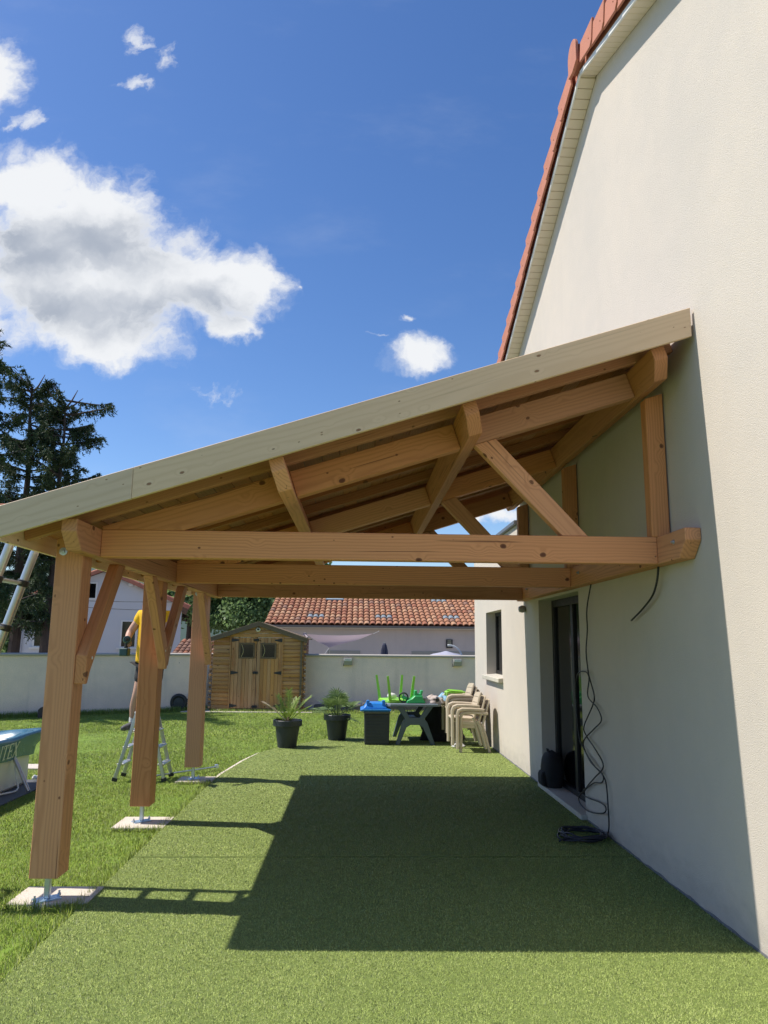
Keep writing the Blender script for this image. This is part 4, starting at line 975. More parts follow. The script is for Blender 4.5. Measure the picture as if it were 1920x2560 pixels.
v = [(-2.11,12.95,.586),(-1.70,12.95,.586),(-1.70,13.45,.586),(-2.11,13.45,.586),(-2.05,13.0,.675),(-1.755,13.0,.675),(-1.755,13.4,.675),(-2.05,13.4,.675)]
MB().add(v, [(0,1,2,3),(4,5,6,7),(0,1,5,4),(1,2,6,5),(2,3,7,6),(3,0,4,7)]).build('tub_body', BLUEP, bt, bevel=.015)
for xx in (-2.06, -1.80): MB().box((xx,12.97,.64),(xx+.055,13.03,.722)).build('lug', BLUEP, bt, bevel=.01)

# ------------------------------------------------------------------ garden table and what lies on it
gt = thing('garden_table', 'blue-grey plastic garden table with crossed legs by the house wall', 'table', (-1.25,13.6,0))
o8 = [(-1.73,13.0),(-1.66,12.92),(-.86,12.92),(-.79,13.0),(-.79,14.22),(-.86,14.3),(-1.66,14.3),(-1.73,14.22)]
flat(o8, .628, .668).build('table_top', plain('table_top_grey', (.17,.21,.25), .45, .1, 6.), gt, bevel=.008)
for y in (12.96, 14.06):
    P_ = [(-1.565,0),(-1.50,0),(-1.385,.28),(-1.32,.32),(-1.175,.32),(-1.11,.28),(-.975,0),(-.905,0),(-1.035,.36),(-1.085,.42),(-.925,.626),(-1.04,.626),(-1.16,.44),(-1.33,.44),(-1.45,.626),(-1.565,.626),(-1.41,.42),(-1.46,.36)]
    MB().prism(P_, 0, .075, Matrix.Translation((0,y,.003))).build('leg_frame', GREYP, gt, bevel=.006)
MB().box((-1.32,13.036,.33),(-1.18,14.058,.40)).build('stretcher', GREYP, gt, bevel=.01)
kt = thing('upturned_stool', 'lime green child table lying upturned with four legs in the air', 'table', (-1.52,13.35,.67))
KZ = .675
KP = [(-1.655,13.10),(-1.29,13.20),(-1.45,13.64),(-1.82,13.55)]
flat([(x+(-.03 if x < -1.55 else .03), y+(-.03 if y < 13.3 else .03)) for x, y in KP], KZ, KZ+.05).build('table_top', LIMEP, kt, bevel=.015)
for (xa, ya), (sx_, sy_) in zip(KP, ((-.045,-.02),(.05,-.02),(.03,.02),(-.06,.02))):
    MB().tube([(xa,ya,KZ+.045),(xa+sx_*.5,ya+sy_*.5,KZ+.25),(xa+sx_,ya+sy_,KZ+.44)], [.036,.031,.026], 4).build('leg', LIMEP, kt)
wb = tag(MB().lathe([(.0,0),(.07,.01),(.085,.045),(.06,.08),(.0,.095)], 14, (-1.62,13.38,KZ+.052), lambda i, a: 1+.15*math.sin(3*a+i)).build('white_cloth', plain('white_rag', (.7,.68,.66), .9, .1, 12.), smooth='all'), 'white rag bundled inside the upturned lime green table', 'cloth')
ty_ = thing('toy_tractor', 'green plastic toy ride-on with black wheel on the garden table', 'toy', (-1.25,13.1,.67))
MB().prism([(-1.385,.672),(-1.06,.672),(-1.07,.70),(-1.10,.73),(-1.11,.80),(-1.24,.80),(-1.30,.745),(-1.37,.72)], 13.0, 13.2).build('body', GREENP, ty_, bevel=.012)
MB().prism([(-1.25,.801),(-1.12,.801),(-1.10,.88),(-1.145,.885),(-1.15,.83),(-1.20,.83),(-1.205,.885),(-1.25,.88)], 13.02, 13.18).build('seat', GREENP, ty_, bevel=.008)
Mw = frame((-1.43,13.07,.765), (1,0,0), (.25,-1,.1))
MB().tube([(.075*math.cos(a), .075*math.sin(a), 0) for a in [6.2832*k/20 for k in range(21)]], .013, 6, cap=False).build('wheel', BLACKP, ty_, M=Mw, smooth='all')
MB().lathe([(.0,-.012),(.03,-.01),(.03,.01),(0,.012)], 10).box((-.07,-.008,-.005),(.07,.008,.005)).box((-.008,-.07,-.0045),(.008,.07,.0045)).build('wheel_hub', GREENP, ty_, M=Mw)
MB().tube([(-1.42,13.08,.76),(-1.36,13.09,.74),(-1.30,13.1,.72)], .028, 6).build('arm', GREENP, ty_)
def crumple(name, label, cat, c, r, h, mat, seed, k=1.):
    rs = random.Random(seed); v, f = [], []; nu, nv_ = 30, 12
    for j in range(nv_+1):
        ph = math.pi*.5*j/nv_
        for i in range(nu):
            a = 2*math.pi*i/nu
            nz = mnoise.noise(Vector((math.cos(a)*1.6*k+seed, math.sin(a)*1.6*k, ph*1.5)))*.45+mnoise.noise(Vector((math.cos(a)*4*k, math.sin(a)*4*k+seed, ph*4)))*.22
            rr = math.cos(ph)*(1+nz); v.append((c[0]+r[0]*rr*math.cos(a), c[1]+r[1]*rr*math.sin(a), c[2]+h*math.sin(ph)*(1+nz*.6)))
    for j in range(nv_):
        for i in range(nu): f.append((j*nu+i, j*nu+(i+1) % nu, (j+1)*nu+(i+1) % nu, (j+1)*nu+i))
    f.append(tuple(range(nu-1, -1, -1)))
    return tag(MB().add(v, f).build(name, mat, smooth='all'), label, cat)
crumple('towel', 'crumpled beige towel heaped at the right end of the table', 'towel', (-.93,13.15,.669), (.20,.16), .12, TOWEL, 4, 1.3)
crumple('blue_cloth', 'small light blue cloth beside the crumpled beige towel', 'cloth', (-.72,13.35,.669), (.10,.12), .14, BLUECL, 8, 1.2)
tag(MB().tube([(-.87,12.93,.735),(-.85,13.2,.75)], .032, 12).build('black_bottle', BLACKP, smooth=True), 'black cylinder poking out of the crumpled beige towel', 'bottle')
# covered barbecue
bq = thing('covered_barbecue', 'barbecue under a draped black cover beside the stacked chairs', 'barbecue', (-.66,13.55,0))
fold([(.40,.004),(.34,.15),(.29,.35),(.26,.55),(.25,.68),(.20,.74),(.0,.76)], (-.70,13.75,0), 30, 6, .08).build('cover', BLACKC, bq, smooth='all')

# ------------------------------------------------------------------ stacked garden armchairs (seat faces away from the house)
def make_chair():
    t = thing('garden_chair', '', 'chair', (0,0,0), 'stacked beige garden chairs')
    for sy_ in (-1, 1):
        y = sy_*.255
        MB().tube([(-.225,y,0),(-.222,y,.3),(-.225,y,.52),(-.205,y,.578),(-.15,y,.60),(0,y,.60),(.14,y,.592),(.205,y*.93,.585)], [.021,.022,.023,.024,.023,.022,.021,.02], 6, squash=1.3).build('front_leg_and_arm', BEIGEP, t, smooth=True)
        MB().tube([(.10,y*.9,.42),(.16,y*.95,.25),(.225,y,0)], [.028,.025,.02], 6, squash=1.2).build('rear_leg', BEIGEP, t, smooth=True)
    MB().prism([(-.225,.385),(-.235,.405),(-.20,.425),(.12,.405),(.155,.40),(.155,.375),(.1,.36),(-.2,.36)], -.235, .235).build('seat', BEIGEP, t, bevel=.006)
    prof = [(.135,.42),(.165,.53),(.190,.63),(.212,.72),(.232,.80)]
    for k in range(4):
        (xa, za), (xb, zb) = prof[k], prof[k+1]; za += .004; zb -= .004
        v, f = [], []; ns = 8
        for j, (xx, zz) in enumerate(((xa, za), (xb, zb))):
            for side_ in (0, .016):
                for i in range(ns+1):
                    s = i/ns*2-1; y = s*.225*(1 if k < 3 or j == 0 else .9)
                    v.append((xx+side_+.035*(1-s*s)*1.0-.02, y, zz-(0 if k < 3 or j == 0 else .03*s**4)))
        n1 = ns+1
        for i in range(ns): f += [(i, i+1, 2*n1+i+1, 2*n1+i), (n1+i+1, n1+i, 3*n1+i, 3*n1+i+1), (i+1, i, n1+i, n1+i+1), (2*n1+i, 2*n1+i+1, 3*n1+i+1, 3*n1+i)]
        f += [(0, 2*n1, 3*n1, n1), (ns, n1+ns, 3*n1+ns, 2*n1+ns)]
        MB().add(v, f).build('back_slat', BEIGEP, t)
    for sy_ in (-1, 1): MB().tube([(.12,sy_*.225,.40),(.165,sy_*.23,.56),(.205,sy_*.222,.70),(.236,sy_*.20,.79)], [.02,.019,.017,.012], 6).build('back_stile', BEIGEP, t, smooth=True)
    return t
ch0 = make_chair()
LB = ['bottom beige chair of the near stack, touching the turf', 'middle beige chair of the near stack of three', 'top beige chair of the near stack of three']
LB2 = ['bottom beige chair of the far stack beside the black cover', 'second beige chair from the bottom of the far stack', 'middle beige chair of the far stack of five', 'second beige chair from the top of the far stack', 'top beige chair of the far stack, highest of all']
first = True
for (cx, cy, n, dx, dz, lb) in ((-.362,12.36,3,-.068,.052,LB), (-.30,13.08,5,-.05,.052,LB2)):
    for k in range(n):
        M = Matrix.Translation((cx+k*dx, cy+random.uniform(-.012,.012), .004+k*dz)) @ Matrix.Rotation(random.uniform(-.03,.03), 4, 'Z')
        if first: ch0.matrix_world = M; first = False; c = ch0; ch0['label'] = lb[k]
        else:
            c = ch0.copy(); COL.objects.link(c); c.matrix_world = M; c['label'] = lb[k]
            for p in ch0.children:
                q_ = p.copy(); COL.objects.link(q_); q_.parent = c
gc = thing('green_chair', 'small lime green child chair lying on top of the far chair stack', 'chair', (-.55,13.0,.83))
MB().box((-.72,12.92,.845),(-.44,13.22,.868)).build('seat', LIMEP, gc, bevel=.008, M=Matrix.Translation((0,0,0)))
for yy in (12.93, 13.2): MB().tube([(-.71,yy,.80),(-.70,yy,.86),(-.65,yy,.885),(-.45,yy,.87),(-.40,yy,.86)], .014, 6).build('armrest', LIMEP, gc, smooth=True)
crumple('plastic_bag', 'crumpled white plastic bag on the turf under the chairs', 'bag', (-.55,12.75,.004), (.10,.08), .06, plain('bag_white', (.6,.6,.62), .4, .15, 12.), 13, 1.4)

# ------------------------------------------------------------------ cables, coil, backpack
def smooth_path(pts, k=6):
    pts = [Vector(p) for p in pts]; out = []
    for i in range(len(pts)-1):
        p0, p1, p2, p3 = pts[max(0, i-1)], pts[i], pts[i+1], pts[min(len(pts)-1, i+2)]
        for j in range(k):
            t = j/k; out.append(.5*((2*p1)+(p2-p0)*t+(2*p0-5*p1+4*p2-p3)*t*t+(3*p1-p0-3*p2+p3)*t**3))
    return out+[pts[-1]]
tg_ = [(7.053,2.235),(7.15,2.0),(7.21,1.804),(7.23,1.6),(7.221,1.424),(7.155,1.346),(7.043,1.195),(7.12,1.098),(7.394,.887),(7.336,.8),(7.05,.72),(6.895,.60),(7.1,.47),(7.393,.344),(7.649,.177),(7.422,.117),(6.95,.19),(6.841,.243),(6.934,.278),(7.498,.246),(7.2,.40),(6.905,.46),(6.922,.526),(7.2,.585),(7.448,.66),(7.56,.78),(7.68,1.124),(7.55,1.36),(7.352,1.409),(7.175,1.36),(7.243,1.182),(6.98,1.10),(6.855,1.0),(7.1,.90),(7.40,.76),(7.43,.66),(7.1,.57),(6.866,.49),(6.76,.277),(6.80,.10),(6.85,.02)]
wv_ = [(-.025-.02*abs(math.sin(i*1.7)), y, z) for i, (y, z) in enumerate(tg_)]
tag(MB().tube(smooth_path(wv_, 5), .0065, 6).build('hanging_cable', BLACKP, smooth='all'), 'tangled black cable hanging down the wall beside the dark door', 'cable')
tag(MB().tube(smooth_path([(-.04,5.40,2.235),(-.05,5.42,2.12),(-.05,5.52,2.02),(-.045,5.75,1.93),(-.04,6.0,1.855)], 6), .008, 6).build('short_cable', BLACKP, smooth='all'), 'short black cable end curving out below the wall beam', 'cable')
pts = []
for i in range(230):
    a = i*.19; r_ = .205+.028*math.sin(i*.37)+.02*math.sin(i*.11); pts.append((-.245+r_*math.cos(a), 6.86+r_*.92*math.sin(a), .022+.00016*i+.007*math.sin(i*.9)))
pts += [(-.46,6.72,.03),(-.5,6.68,.025)]
tag(MB().tube(pts, .0075, 5).build('cable_coil', plain('dark_blue_cable', (.02,.022,.035), .45, .2, 20.), smooth='all'), 'coil of dark cable lying on the turf by the wall', 'cable')
bk = thing('backpack', 'black backpack on the door threshold against the jamb', 'backpack', (.04,9.0,.055))
mb = MB(); v, f = [], []
nu, nv_ = 20, 10
for j in range(nv_+1):
    s = j/nv_; rr = (.92+.25*math.sin(s*2.6))*(1-s**5)**.5 if s < 1 else 0.02
    for i in range(nu):
        a = 2*math.pi*i/nu; sq = 1/max(abs(math.cos(a)), abs(math.sin(a)))**.55
        nz = 1+.07*mnoise.noise(Vector((a*1.2, s*4, 1)))
        v.append((  .05+.10*rr*sq*math.cos(a)*nz, 9.02+.17*rr*sq*math.sin(a)*nz, .056+.40*s))
for j in range(nv_):
    for i in range(nu): f.append((j*nu+i, j*nu+(i+1) % nu, (j+1)*nu+(i+1) % nu, (j+1)*nu+i))
MB().add(v, f).build('bag_body', BLACKC, bk, smooth='all')
MB().prism([(-.075,.06),(-.10,.08),(-.10,.20),(-.075,.23),(-.04,.23),(-.04,.06)], 8.93, 9.11).build('front_pocket', BLACKC, bk, bevel=.02)
MB().tube([(.01,8.97,.44),(.0,8.99,.465),(.0,9.04,.465),(.01,9.06,.44)], .010, 6).build('carry_loop', BLACKC, bk)

# ------------------------------------------------------------------ leaning ladder, step ladder, pole
ld = thing('leaning_ladder', 'aluminium telescopic ladder leaning on the eaves at the left edge', 'ladder', (-5.35,5.45,0))
lx = lambda z: -4.64+.29*(z-2.3)
for y in (5.24, 5.65):
    for za, zb, rr in ((-.02,.55,.036), (.53,1.15,.034), (1.13,1.75,.032), (1.73,2.30,.030), (2.28,2.60,.028)):
        MB().tube([(lx(za),y,za),(lx(zb),y,zb)], rr, 14).build('rail_section', ALU, ld, smooth=True)
for k in range(8):
    z = .12+k*.325
    MB().prism([(-.022,-.016),(.022,-.010),(.026,.010),(-.020,.014)], 5.27, 5.62, Matrix.Translation((lx(z)-.012,0,z))).build('rung', ALU, ld, bevel=.003)
    for y in (5.24, 5.65): MB().lathe([(.037,-.024),(.042,-.02),(.042,.02),(.037,.024)], 14).build('joint_collar', BLACKP, ld, M=frame((lx(z),y,z), (0,1,0), (.28,0,.96)), smooth=True)
sl2 = thing('step_ladder', 'small aluminium step ladder the worker stands on', 'ladder', (-4.84,9.8,0))
AX, AZ = -4.845, .98
for s, fx in ((-1,-5.14), (1,-4.545)):
    for y in (9.62, 9.98):
        a, b = Vector((fx,y,0)), Vector((AX+s*.03,y+(.03 if y < 9.8 else -.03),AZ)); d_ = b-a
        st = MB().box((0,-.010,-.021),(d_.length,.010,.021)).build('stile', ALU, sl2, bevel=.003, M=frame(a, d_, (-s,0,.3)))
        MB().box((-.012,-.015,-.032),(.03,.015,.032)).build('foot_cap', BLACKP, st, bevel=.003, M=frame(a, d_, (-s,0,.3)))
    for z in (.19, .39, .58) + ((.80,) if s < 0 else ()):
        t = z/AZ; xx = fx+(AX+s*.03-fx)*t
        MB().box((xx-.042,9.635+.03*t,z-.022),(xx+.042,9.965-.03*t,z)).build('step', ALU, sl2, bevel=.004)
MB().box((AX-.07,9.64,AZ),(AX+.07,9.96,AZ+.03)).build('top_cap', BLACKP, sl2, bevel=.006)
tag(MB().tube([(-4.72,9.80,.02),(-4.08,10.49,.025)], .011, 8).lathe([(.0,-.03),(.028,-.02),(.028,.02),(.0,.03)], 8, (-4.075,10.5,.03)).build('metal_pole', STEEL), 'thin metal pole lying on the grass behind the farthest post', 'pole')

# ------------------------------------------------------------------ worker on the step ladder
def skinned(name, verts, edges, radii, mat, parent, root=0, sub=2):
    me = bpy.data.meshes.new(name); me.from_pydata([tuple(v) for v in verts], edges, []); me.update()
    o = bpy.data.objects.new(name, me); COL.objects.link(o)
    o.modifiers.new('skin', 'SKIN')
    for i, r_ in enumerate(radii):
        sv = me.skin_vertices[0].data[i]; sv.radius = (r_, r_) if not isinstance(r_, tuple) else r_; sv.use_root = (i == root)
    ss = o.modifiers.new('sub', 'SUBSURF'); ss.levels = sub; ss.render_levels = sub
    dg = bpy.context.evaluated_depsgraph_get(); m2 = bpy.data.meshes.new_from_object(o.evaluated_get(dg)); 
    bpy.data.objects.remove(o); m2.name = name; m2.materials.clear(); m2.materials.append(mat)
    m2.polygons.foreach_set('use_smooth', [True]*len(m2.polygons))
    n = bpy.data.objects.new(name, m2); ABS[n.name] = Matrix.Identity(4); return link(n, parent)
pr = thing('person', 'person in yellow t-shirt and dark shorts on step ladder holding a drill', 'person', (-4.9,9.75,.58))
PYY = 9.78
B = {'pel':(-4.86,PYY,1.44),'wst':(-4.85,PYY,1.62),'chs':(-4.83,PYY,1.86),'nek':(-4.82,PYY,2.06),'hd0':(-4.82,PYY-.02,2.14),'hd1':(-4.82,PYY-.03,2.24),'hd2':(-4.82,PYY-.02,2.33),
     'shl':(-4.97,PYY-.02,1.99),'ell':(-5.105,PYY-.06,1.755),'wrl':(-5.075,PYY-.26,1.645),'shr':(-4.67,PYY-.02,1.99),'elr':(-4.60,PYY-.12,1.75),'wrr':(-4.72,PYY-.26,1.66),
     'hpl':(-4.91,PYY,1.39),'knl':(-4.965,PYY-.05,1.02),'cfl':(-5.01,PYY+.0,.86),'anl':(-5.02,PYY+.02,.665),'hpr':(-4.77,PYY,1.39),'knr':(-4.76,PYY-.05,1.02),'cfr':(-4.755,PYY,.86),'anr':(-4.75,PYY+.02,.665)}
ks = list(B); ix = {k: i for i, k in enumerate(ks)}
E_ = [('pel','wst'),('wst','chs'),('chs','nek'),('nek','hd0'),('hd0','hd1'),('hd1','hd2'),('chs','shl'),('shl','ell'),('ell','wrl'),('chs','shr'),('shr','elr'),('elr','wrr'),('pel','hpl'),('hpl','knl'),('knl','cfl'),('cfl','anl'),('pel','hpr'),('hpr','knr'),('knr','cfr'),('cfr','anr')]
RD = {'pel':.125,'wst':.12,'chs':.135,'nek':.058,'hd0':.068,'hd1':.085,'hd2':.06,'shl':.062,'ell':.05,'wrl':.036,'shr':.06,'elr':.042,'wrr':.03,'hpl':.085,'knl':.058,'cfl':.056,'anl':.036,'hpr':.085,'knr':.058,'cfr':.056,'anr':.036}
body = skinned('body', [B[k] for k in ks], [(ix[a], ix[b]) for a, b in E_], [RD[k] for k in ks], SKIN, pr)
def hand(w, dirv, palm, seed):
    w, d_, pm = Vector(w), Vector(dirv).normalized(), Vector(palm).normalized(); sd = d_.cross(pm)
    for k in range(4):
        o_ = w+d_*.065+sd*(.03-.02*k); l = (.07,.08,.075,.06)[k]
        p = [w+d_*.01+sd*(.018-.012*k), o_, o_+d_*l*.35+pm*l*.25, o_+d_*l*.3+pm*l*.6, o_-d_*l*.05+pm*l*.8]
        skinned('finger', p, [(i, i+1) for i in range(4)], [.016,.0125,.010,.009,.008], SKIN, pr, 0, 1)
    p = [w+d_*.01+sd*.02, w+d_*.04+sd*.045, w+d_*.075+sd*.05+pm*.02, w+d_*.095+sd*.04+pm*.045]
    skinned('thumb', p, [(0,1),(1,2),(2,3)], [.017,.014,.011,.009], SKIN, pr, 0, 1)
    skinned('palm', [w, w+d_*.035, w+d_*.07], [(0,1),(1,2)], [(.024,.030),(.022,.040),(.018,.040)], SKIN, pr, 0, 1)
hand(B['wrl'], (.25,-.9,-.25), (1,.2,-.2), 1); hand(B['wrr'], (-.3,-.9,-.1), (-1,.1,-.1), 2)
sh = {k: B[k] for k in ('wst','chs','shl','shr')}
sv = [(-4.84,PYY,1.39),(-4.85,PYY,1.60),(-4.83,PYY,1.84),(-4.82,PYY,2.01),(-4.97,PYY-.02,1.985),(-5.045,PYY-.045,1.85),(-4.67,PYY-.02,1.985),(-4.625,PYY-.08,1.86)]
skinned('t_shirt', sv, [(0,1),(1,2),(2,3),(3,4),(4,5),(3,6),(6,7)], [.20,.195,.19,.11,.09,.078,.09,.078], SHIRT, pr, 1)
skinned('shorts', [(-4.84,PYY,1.46),(-4.90,PYY,1.36),(-4.935,PYY-.04,1.12),(-4.77,PYY,1.36),(-4.76,PYY-.04,1.12)], [(0,1),(1,2),(0,3),(3,4)], [.16,.115,.10,.115,.10], SHORTS, pr)
skinned('hair', [(-4.82,PYY+.03,2.22),(-4.82,PYY+.02,2.30),(-4.82,PYY-.02,2.345)], [(0,1),(1,2)], [.082,.085,.055], HAIR, pr)
skinned('nose', [(-4.82,PYY-.10,2.25),(-4.82,PYY-.13,2.215)], [(0,1)], [.010,.014], SKIN, pr, 0, 1)
for s in (-1, 1):
    MB().lathe([(.0,-.012),(.011,-.006),(.012,.0),(.011,.006),(.0,.012)], 10, (-4.82+s*.032,PYY-.105,2.245)).build('eye', BLACKP, pr, smooth=True)
    skinned('ear', [(-4.82+s*.085,PYY-.02,2.21),(-4.82+s*.09,PYY-.01,2.26)], [(0,1)], [.013,.017], SKIN, pr, 0, 1)
for (fx, s) in ((-5.02,-1), (-4.75,1)):
    skinned('shoe', [(fx,PYY+.05,.625),(fx-.02,PYY-.04,.62),(fx-.05,PYY-.15,.608),(fx-.06,PYY-.20,.606)], [(0,1),(1,2),(2,3)], [.042,.044,.038,.028], SHOE, pr)
    MB().lathe([(.046,0),(.044,.05),(.042,.06)], 12, (fx,PYY+.02,.665)).build('sock', SOCK, pr, smooth=True)
dl = thing('cordless_drill', 'dark teal cordless drill in the hand of the person in yellow', 'drill', (-5.03,PYY-.33,1.6))
dm = plain('drill_teal', (.02,.075,.08), .4, .3, 12.)
MB().tube([(-5.06,PYY-.30,1.67),(-5.04,PYY-.36,1.675),(-5.02,PYY-.43,1.68)], [.044,.05,.042], 10).build('motor_body', dm, dl, smooth=True)
MB().tube([(-5.02,PYY-.43,1.68),(-5.005,PYY-.49,1.685)], [.022,.014], 8).build('chuck', BLACKP, dl, smooth=True)
MB().tube([(-5.05,PYY-.335,1.65),(-5.06,PYY-.33,1.56)], [.020,.022], 8).build('grip', BLACKP, dl, smooth=True)
MB().box((-5.115,PYY-.41,1.48),(-5.015,PYY-.27,1.575)).build('battery', dm, dl, bevel=.01)

# ------------------------------------------------------------------ frame pool at the left edge
pl = thing('frame_pool', 'rectangular frame pool with blue lettered band at the left edge', 'pool', (-7.2,7.6,0))
PX, PY0, PY1, PX0 = -6.12, 5.6, 9.50, -8.3
MB().box((PX0,PY0,-.01),(PX,PY1,.50)).build('liner_wall', POOLG, pl, bevel=.03)
v, f = [], []
def rim(t, k):   # cover hangs over the rim, slightly wavy hem
    pass
nseg = 40
pro = [(.03,.33),(.042,.43),(.065,.53),(.06,.575),(-.02,.56),(-.09,.50),(-.13,.45)]
path = [(PX,PY0),(PX,PY1),(PX0,PY1),(PX0,PY0)]
cx_, cy_ = (PX+PX0)/2, (PY0+PY1)/2
ring = []
for s in range(4):
    a, b = path[s], path[(s+1) % 4]
    for k in range(nseg): ring.append((a[0]+(b[0]-a[0])*k/nseg, a[1]+(b[1]-a[1])*k/nseg))
for j, (o_, z) in enumerate(pro):
    for i, (x, y) in enumerate(ring):
        ox = o_ if abs(x-PX) < 1e-6 else (-o_ if abs(x-PX0) < 1e-6 else 0)
        oy = o_ if abs(y-PY1) < 1e-6 else (-o_ if abs(y-PY0) < 1e-6 else 0)
        wz = .012*math.sin(i*.9)+.02*mnoise.noise(Vector((x*2, y*2, j))) if j != 3 else .012*math.sin(y*2.4)
        cd = max(0, 1-math.hypot(x-PX, y-PY1)/.55); tipz = .045*cd if j in (2,3,4) else 0; ox += .07*cd*(j in (2,3)); oy += .10*cd*(j in (2,3))
        v.append((x+ox, y+oy, z+wz+tipz))
nr = len(ring)
for j in range(len(pro)-1):
    for i in range(nr): f.append((j*nr+i, j*nr+(i+1) % nr, (j+1)*nr+(i+1) % nr, (j+1)*nr+i))
band = MB().add(v, f).build('blue_band', POOLB, pl, smooth='all', recalc=False)
v, f = grid(PX0+.10, PX-.10, PY0+.10, PY1-.10, 24, 40, lambda x, y: .455+.05*mnoise.noise(Vector((x*3, y*3, 5)))+.02*math.sin(x*9+y*4))
MB().add(v, f).build('pool_cover', POOLD, pl, smooth='all', recalc=False)
for y in (6.3, 7.7, 9.0):
    MB().tube([(PX+.035,y,.335),(PX+.10,y-.02,.24),(PX+.24,y-.05,.0)], .022, 10).build('strut', ALU, pl, smooth=True)
    MB().tube(smooth_path([(PX+.05,y-.02,.36),(PX+.055,y+.02,.15),(PX+.12,y-.06,.012),(PX+.05,y-.35,.012),(PX-.0,y-.7,.012)], 5), .010, 6).build('strap', WHITEP, pl, smooth='all')
# lettering on the band, facing the terrace: condensed serif capitals reading along -y to +y as seen from the terrace
def letters():
    mb = MB(); h = .165; pos = 0.
    M = frame((PX+.050, 8.40, .362), (0,1,0), (.17,0,1))
    def bar(x0, z0, x1, z1, w):
        d_ = Vector((x1-x0, 0, z1-z0)); n_ = Vector((-d_.z, 0, d_.x)).normalized()*w/2; a, b = Vector((x0,0,z0)), Vector((x1,0,z1))
        mb.add([M @ p for p in (a-n_, a+n_, b+n_, b-n_)], [(0,1,2,3)])
    S_ = .024; T_ = .012
    for ch, w in (('I',.06),('N',.13),('T',.12),('E',.105),('X',.125)):
        x0, x1 = pos, pos+w; xm = (x0+x1)/2
        if ch == 'I': bar(xm,0,xm,h,S_); bar(x0,T_/2,x1,T_/2,T_); bar(x0,h-T_/2,x1,h-T_/2,T_)
        if ch == 'N':
            bar(x0+.02,0,x0+.02,h,.015); bar(x1-.02,0,x1-.02,h,.015); bar(x0+.02,h,x1-.02,0,.026)
            bar(x0,T_/2,x0+.04,T_/2,T_); bar(x1-.04,h-T_/2,x1,h-T_/2,T_); bar(x0,h-T_/2,x0+.03,h-T_/2,T_)
        if ch == 'T': bar(xm,0,xm,h,S_); bar(x0,h-T_/2,x1,h-T_/2,T_); bar(xm-.025,T_/2,xm+.025,T_/2,T_); bar(x0+.005,h,x0+.005,h-.04,.01); bar(x1-.005,h,x1-.005,h-.04,.01)
        if ch == 'E': bar(x0+.02,0,x0+.02,h,S_); bar(x0,T_/2,x1,T_/2,T_); bar(x0,h-T_/2,x1,h-T_/2,T_); bar(x0+.02,h/2,x1-.02,h/2,T_); bar(x1-.005,0,x1-.005,.04,.01); bar(x1-.005,h,x1-.005,h-.04,.01); bar(x1-.02,h/2-.02,x1-.02,h/2+.02,.008)
        if ch == 'X':
            bar(x0+.015,h,x1-.015,0,.026); bar(x0+.015,0,x1-.015,h,.014)
            for xx in (x0+.018, x1-.018): bar(xx-.02,T_/2,xx+.02,T_/2,T_); bar(xx-.02,h-T_/2,xx+.02,h-T_/2,T_)
        pos += w+.018
    return mb
letters().build('lettering', plain('letter_white', (.72,.76,.78), .6, .1, 20.), band, recalc=False)
tag(MB().box((-6.75,10.5,-.05),(-6.35,10.85,.0)).build('paving_slab', CONC, bevel=.008), 'light paving slab lying in the grass beyond the pool corner', 'slab')
tag(MB().tube(smooth_path([(-6.12,9.62,.02),(-6.02,9.68,.04),(-5.95,9.6,.03),(-6.0,9.52,.03),(-6.08,9.58,.05)], 5), .018, 7).build('hose_fitting', WHITEP, smooth='all'), 'white hose loop on the ground at the pool corner', 'hose')
bx = thing('low_dark_box', 'low dark box with an orange end at the foot of the garden wall', 'box', (-9.0,17.6,0))
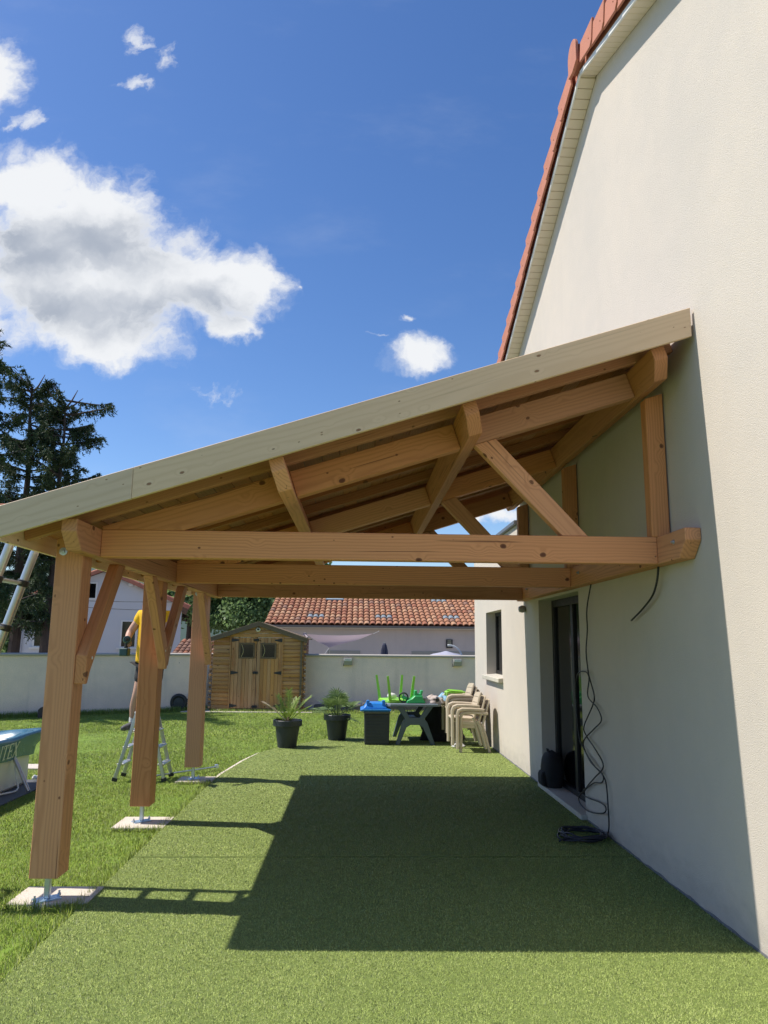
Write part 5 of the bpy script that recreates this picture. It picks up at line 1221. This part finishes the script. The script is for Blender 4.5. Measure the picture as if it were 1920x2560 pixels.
MB().prism([(0,-.05),(.62,-.05),(.62,.17),(.5,.22),(.08,.22),(0,.16)], 0, .4, Matrix.Translation((-9.25,17.35,0))).build('box_body', plain('box_brown', (.05,.035,.035), .6, .2, 8.), bx, bevel=.015)
MB().box((-8.63,17.4,.08),(-8.58,17.7,.2)).build('orange_end', plain('orange_plastic', (.6,.12,.04), .5, .1, 8.), bx, bevel=.008)
# wheelbarrow stood on end beside the shed
wbw = thing('wheelbarrow', 'upright black wheelbarrow with tyre left of the wooden shed', 'wheelbarrow', (-6.55,19.45,0))
wh_ = MB().tube([(.17*math.cos(a), .17*math.sin(a), 0) for a in [6.2832*k/24 for k in range(25)]], .05, 8, cap=False).build('tyre', BLACKP, wbw, M=frame((-6.62,19.3,.18), (1,0,0), (-.3,-1,0)), smooth='all')
MB().lathe([(.0,-.03),(.13,-.02),(.13,.02),(.0,.03)], 14).build('rim', plain('barrow_rim', (.035,.04,.04), .5, .2, 10.), wh_, M=frame((-6.62,19.3,.18), (1,0,0), (-.3,-1,0)))
for xx in (-6.72, -6.28):
    MB().tube(smooth_path([(-6.5,19.35,.15),(xx,19.5,.5),(xx,19.55,.95),(xx+.02,19.45,1.12),(xx+.04,19.35,1.15)], 5), .016, 7).build('handle', BLACKP, wbw, smooth='all')
v = [(-6.72,19.52,.32),(-6.28,19.52,.32),(-6.24,19.55,.98),(-6.76,19.55,.98),(-6.62,19.75,.45),(-6.38,19.75,.45),(-6.36,19.75,.85),(-6.64,19.75,.85)]
MB().add(v, [(4,5,6,7),(0,1,5,4),(1,2,6,5),(2,3,7,6),(3,0,4,7)]).build('tray', plain('barrow_tray', (.05,.09,.06), .5, .3, 8.), wbw)
for k, (a, b) in enumerate((((-6.05,19.5,-.02),(-5.95,19.6,1.32)), ((-6.12,19.45,-.02),(-5.98,19.6,1.22)))):
    tag(MB().tube([a, b], .013, 7).box((a[0]-.14,a[1]-.01,-.02),(a[0]+.14,a[1]+.01,.03)).build('garden_rake', plain('rake_grey%d' % k, (.5,.5,.5), .5, .15, 10.)), ('taller grey rake leaning by the left corner of the shed', 'shorter grey rake leaning by the left corner of the shed')[k], 'rake', 'rakes by the shed')
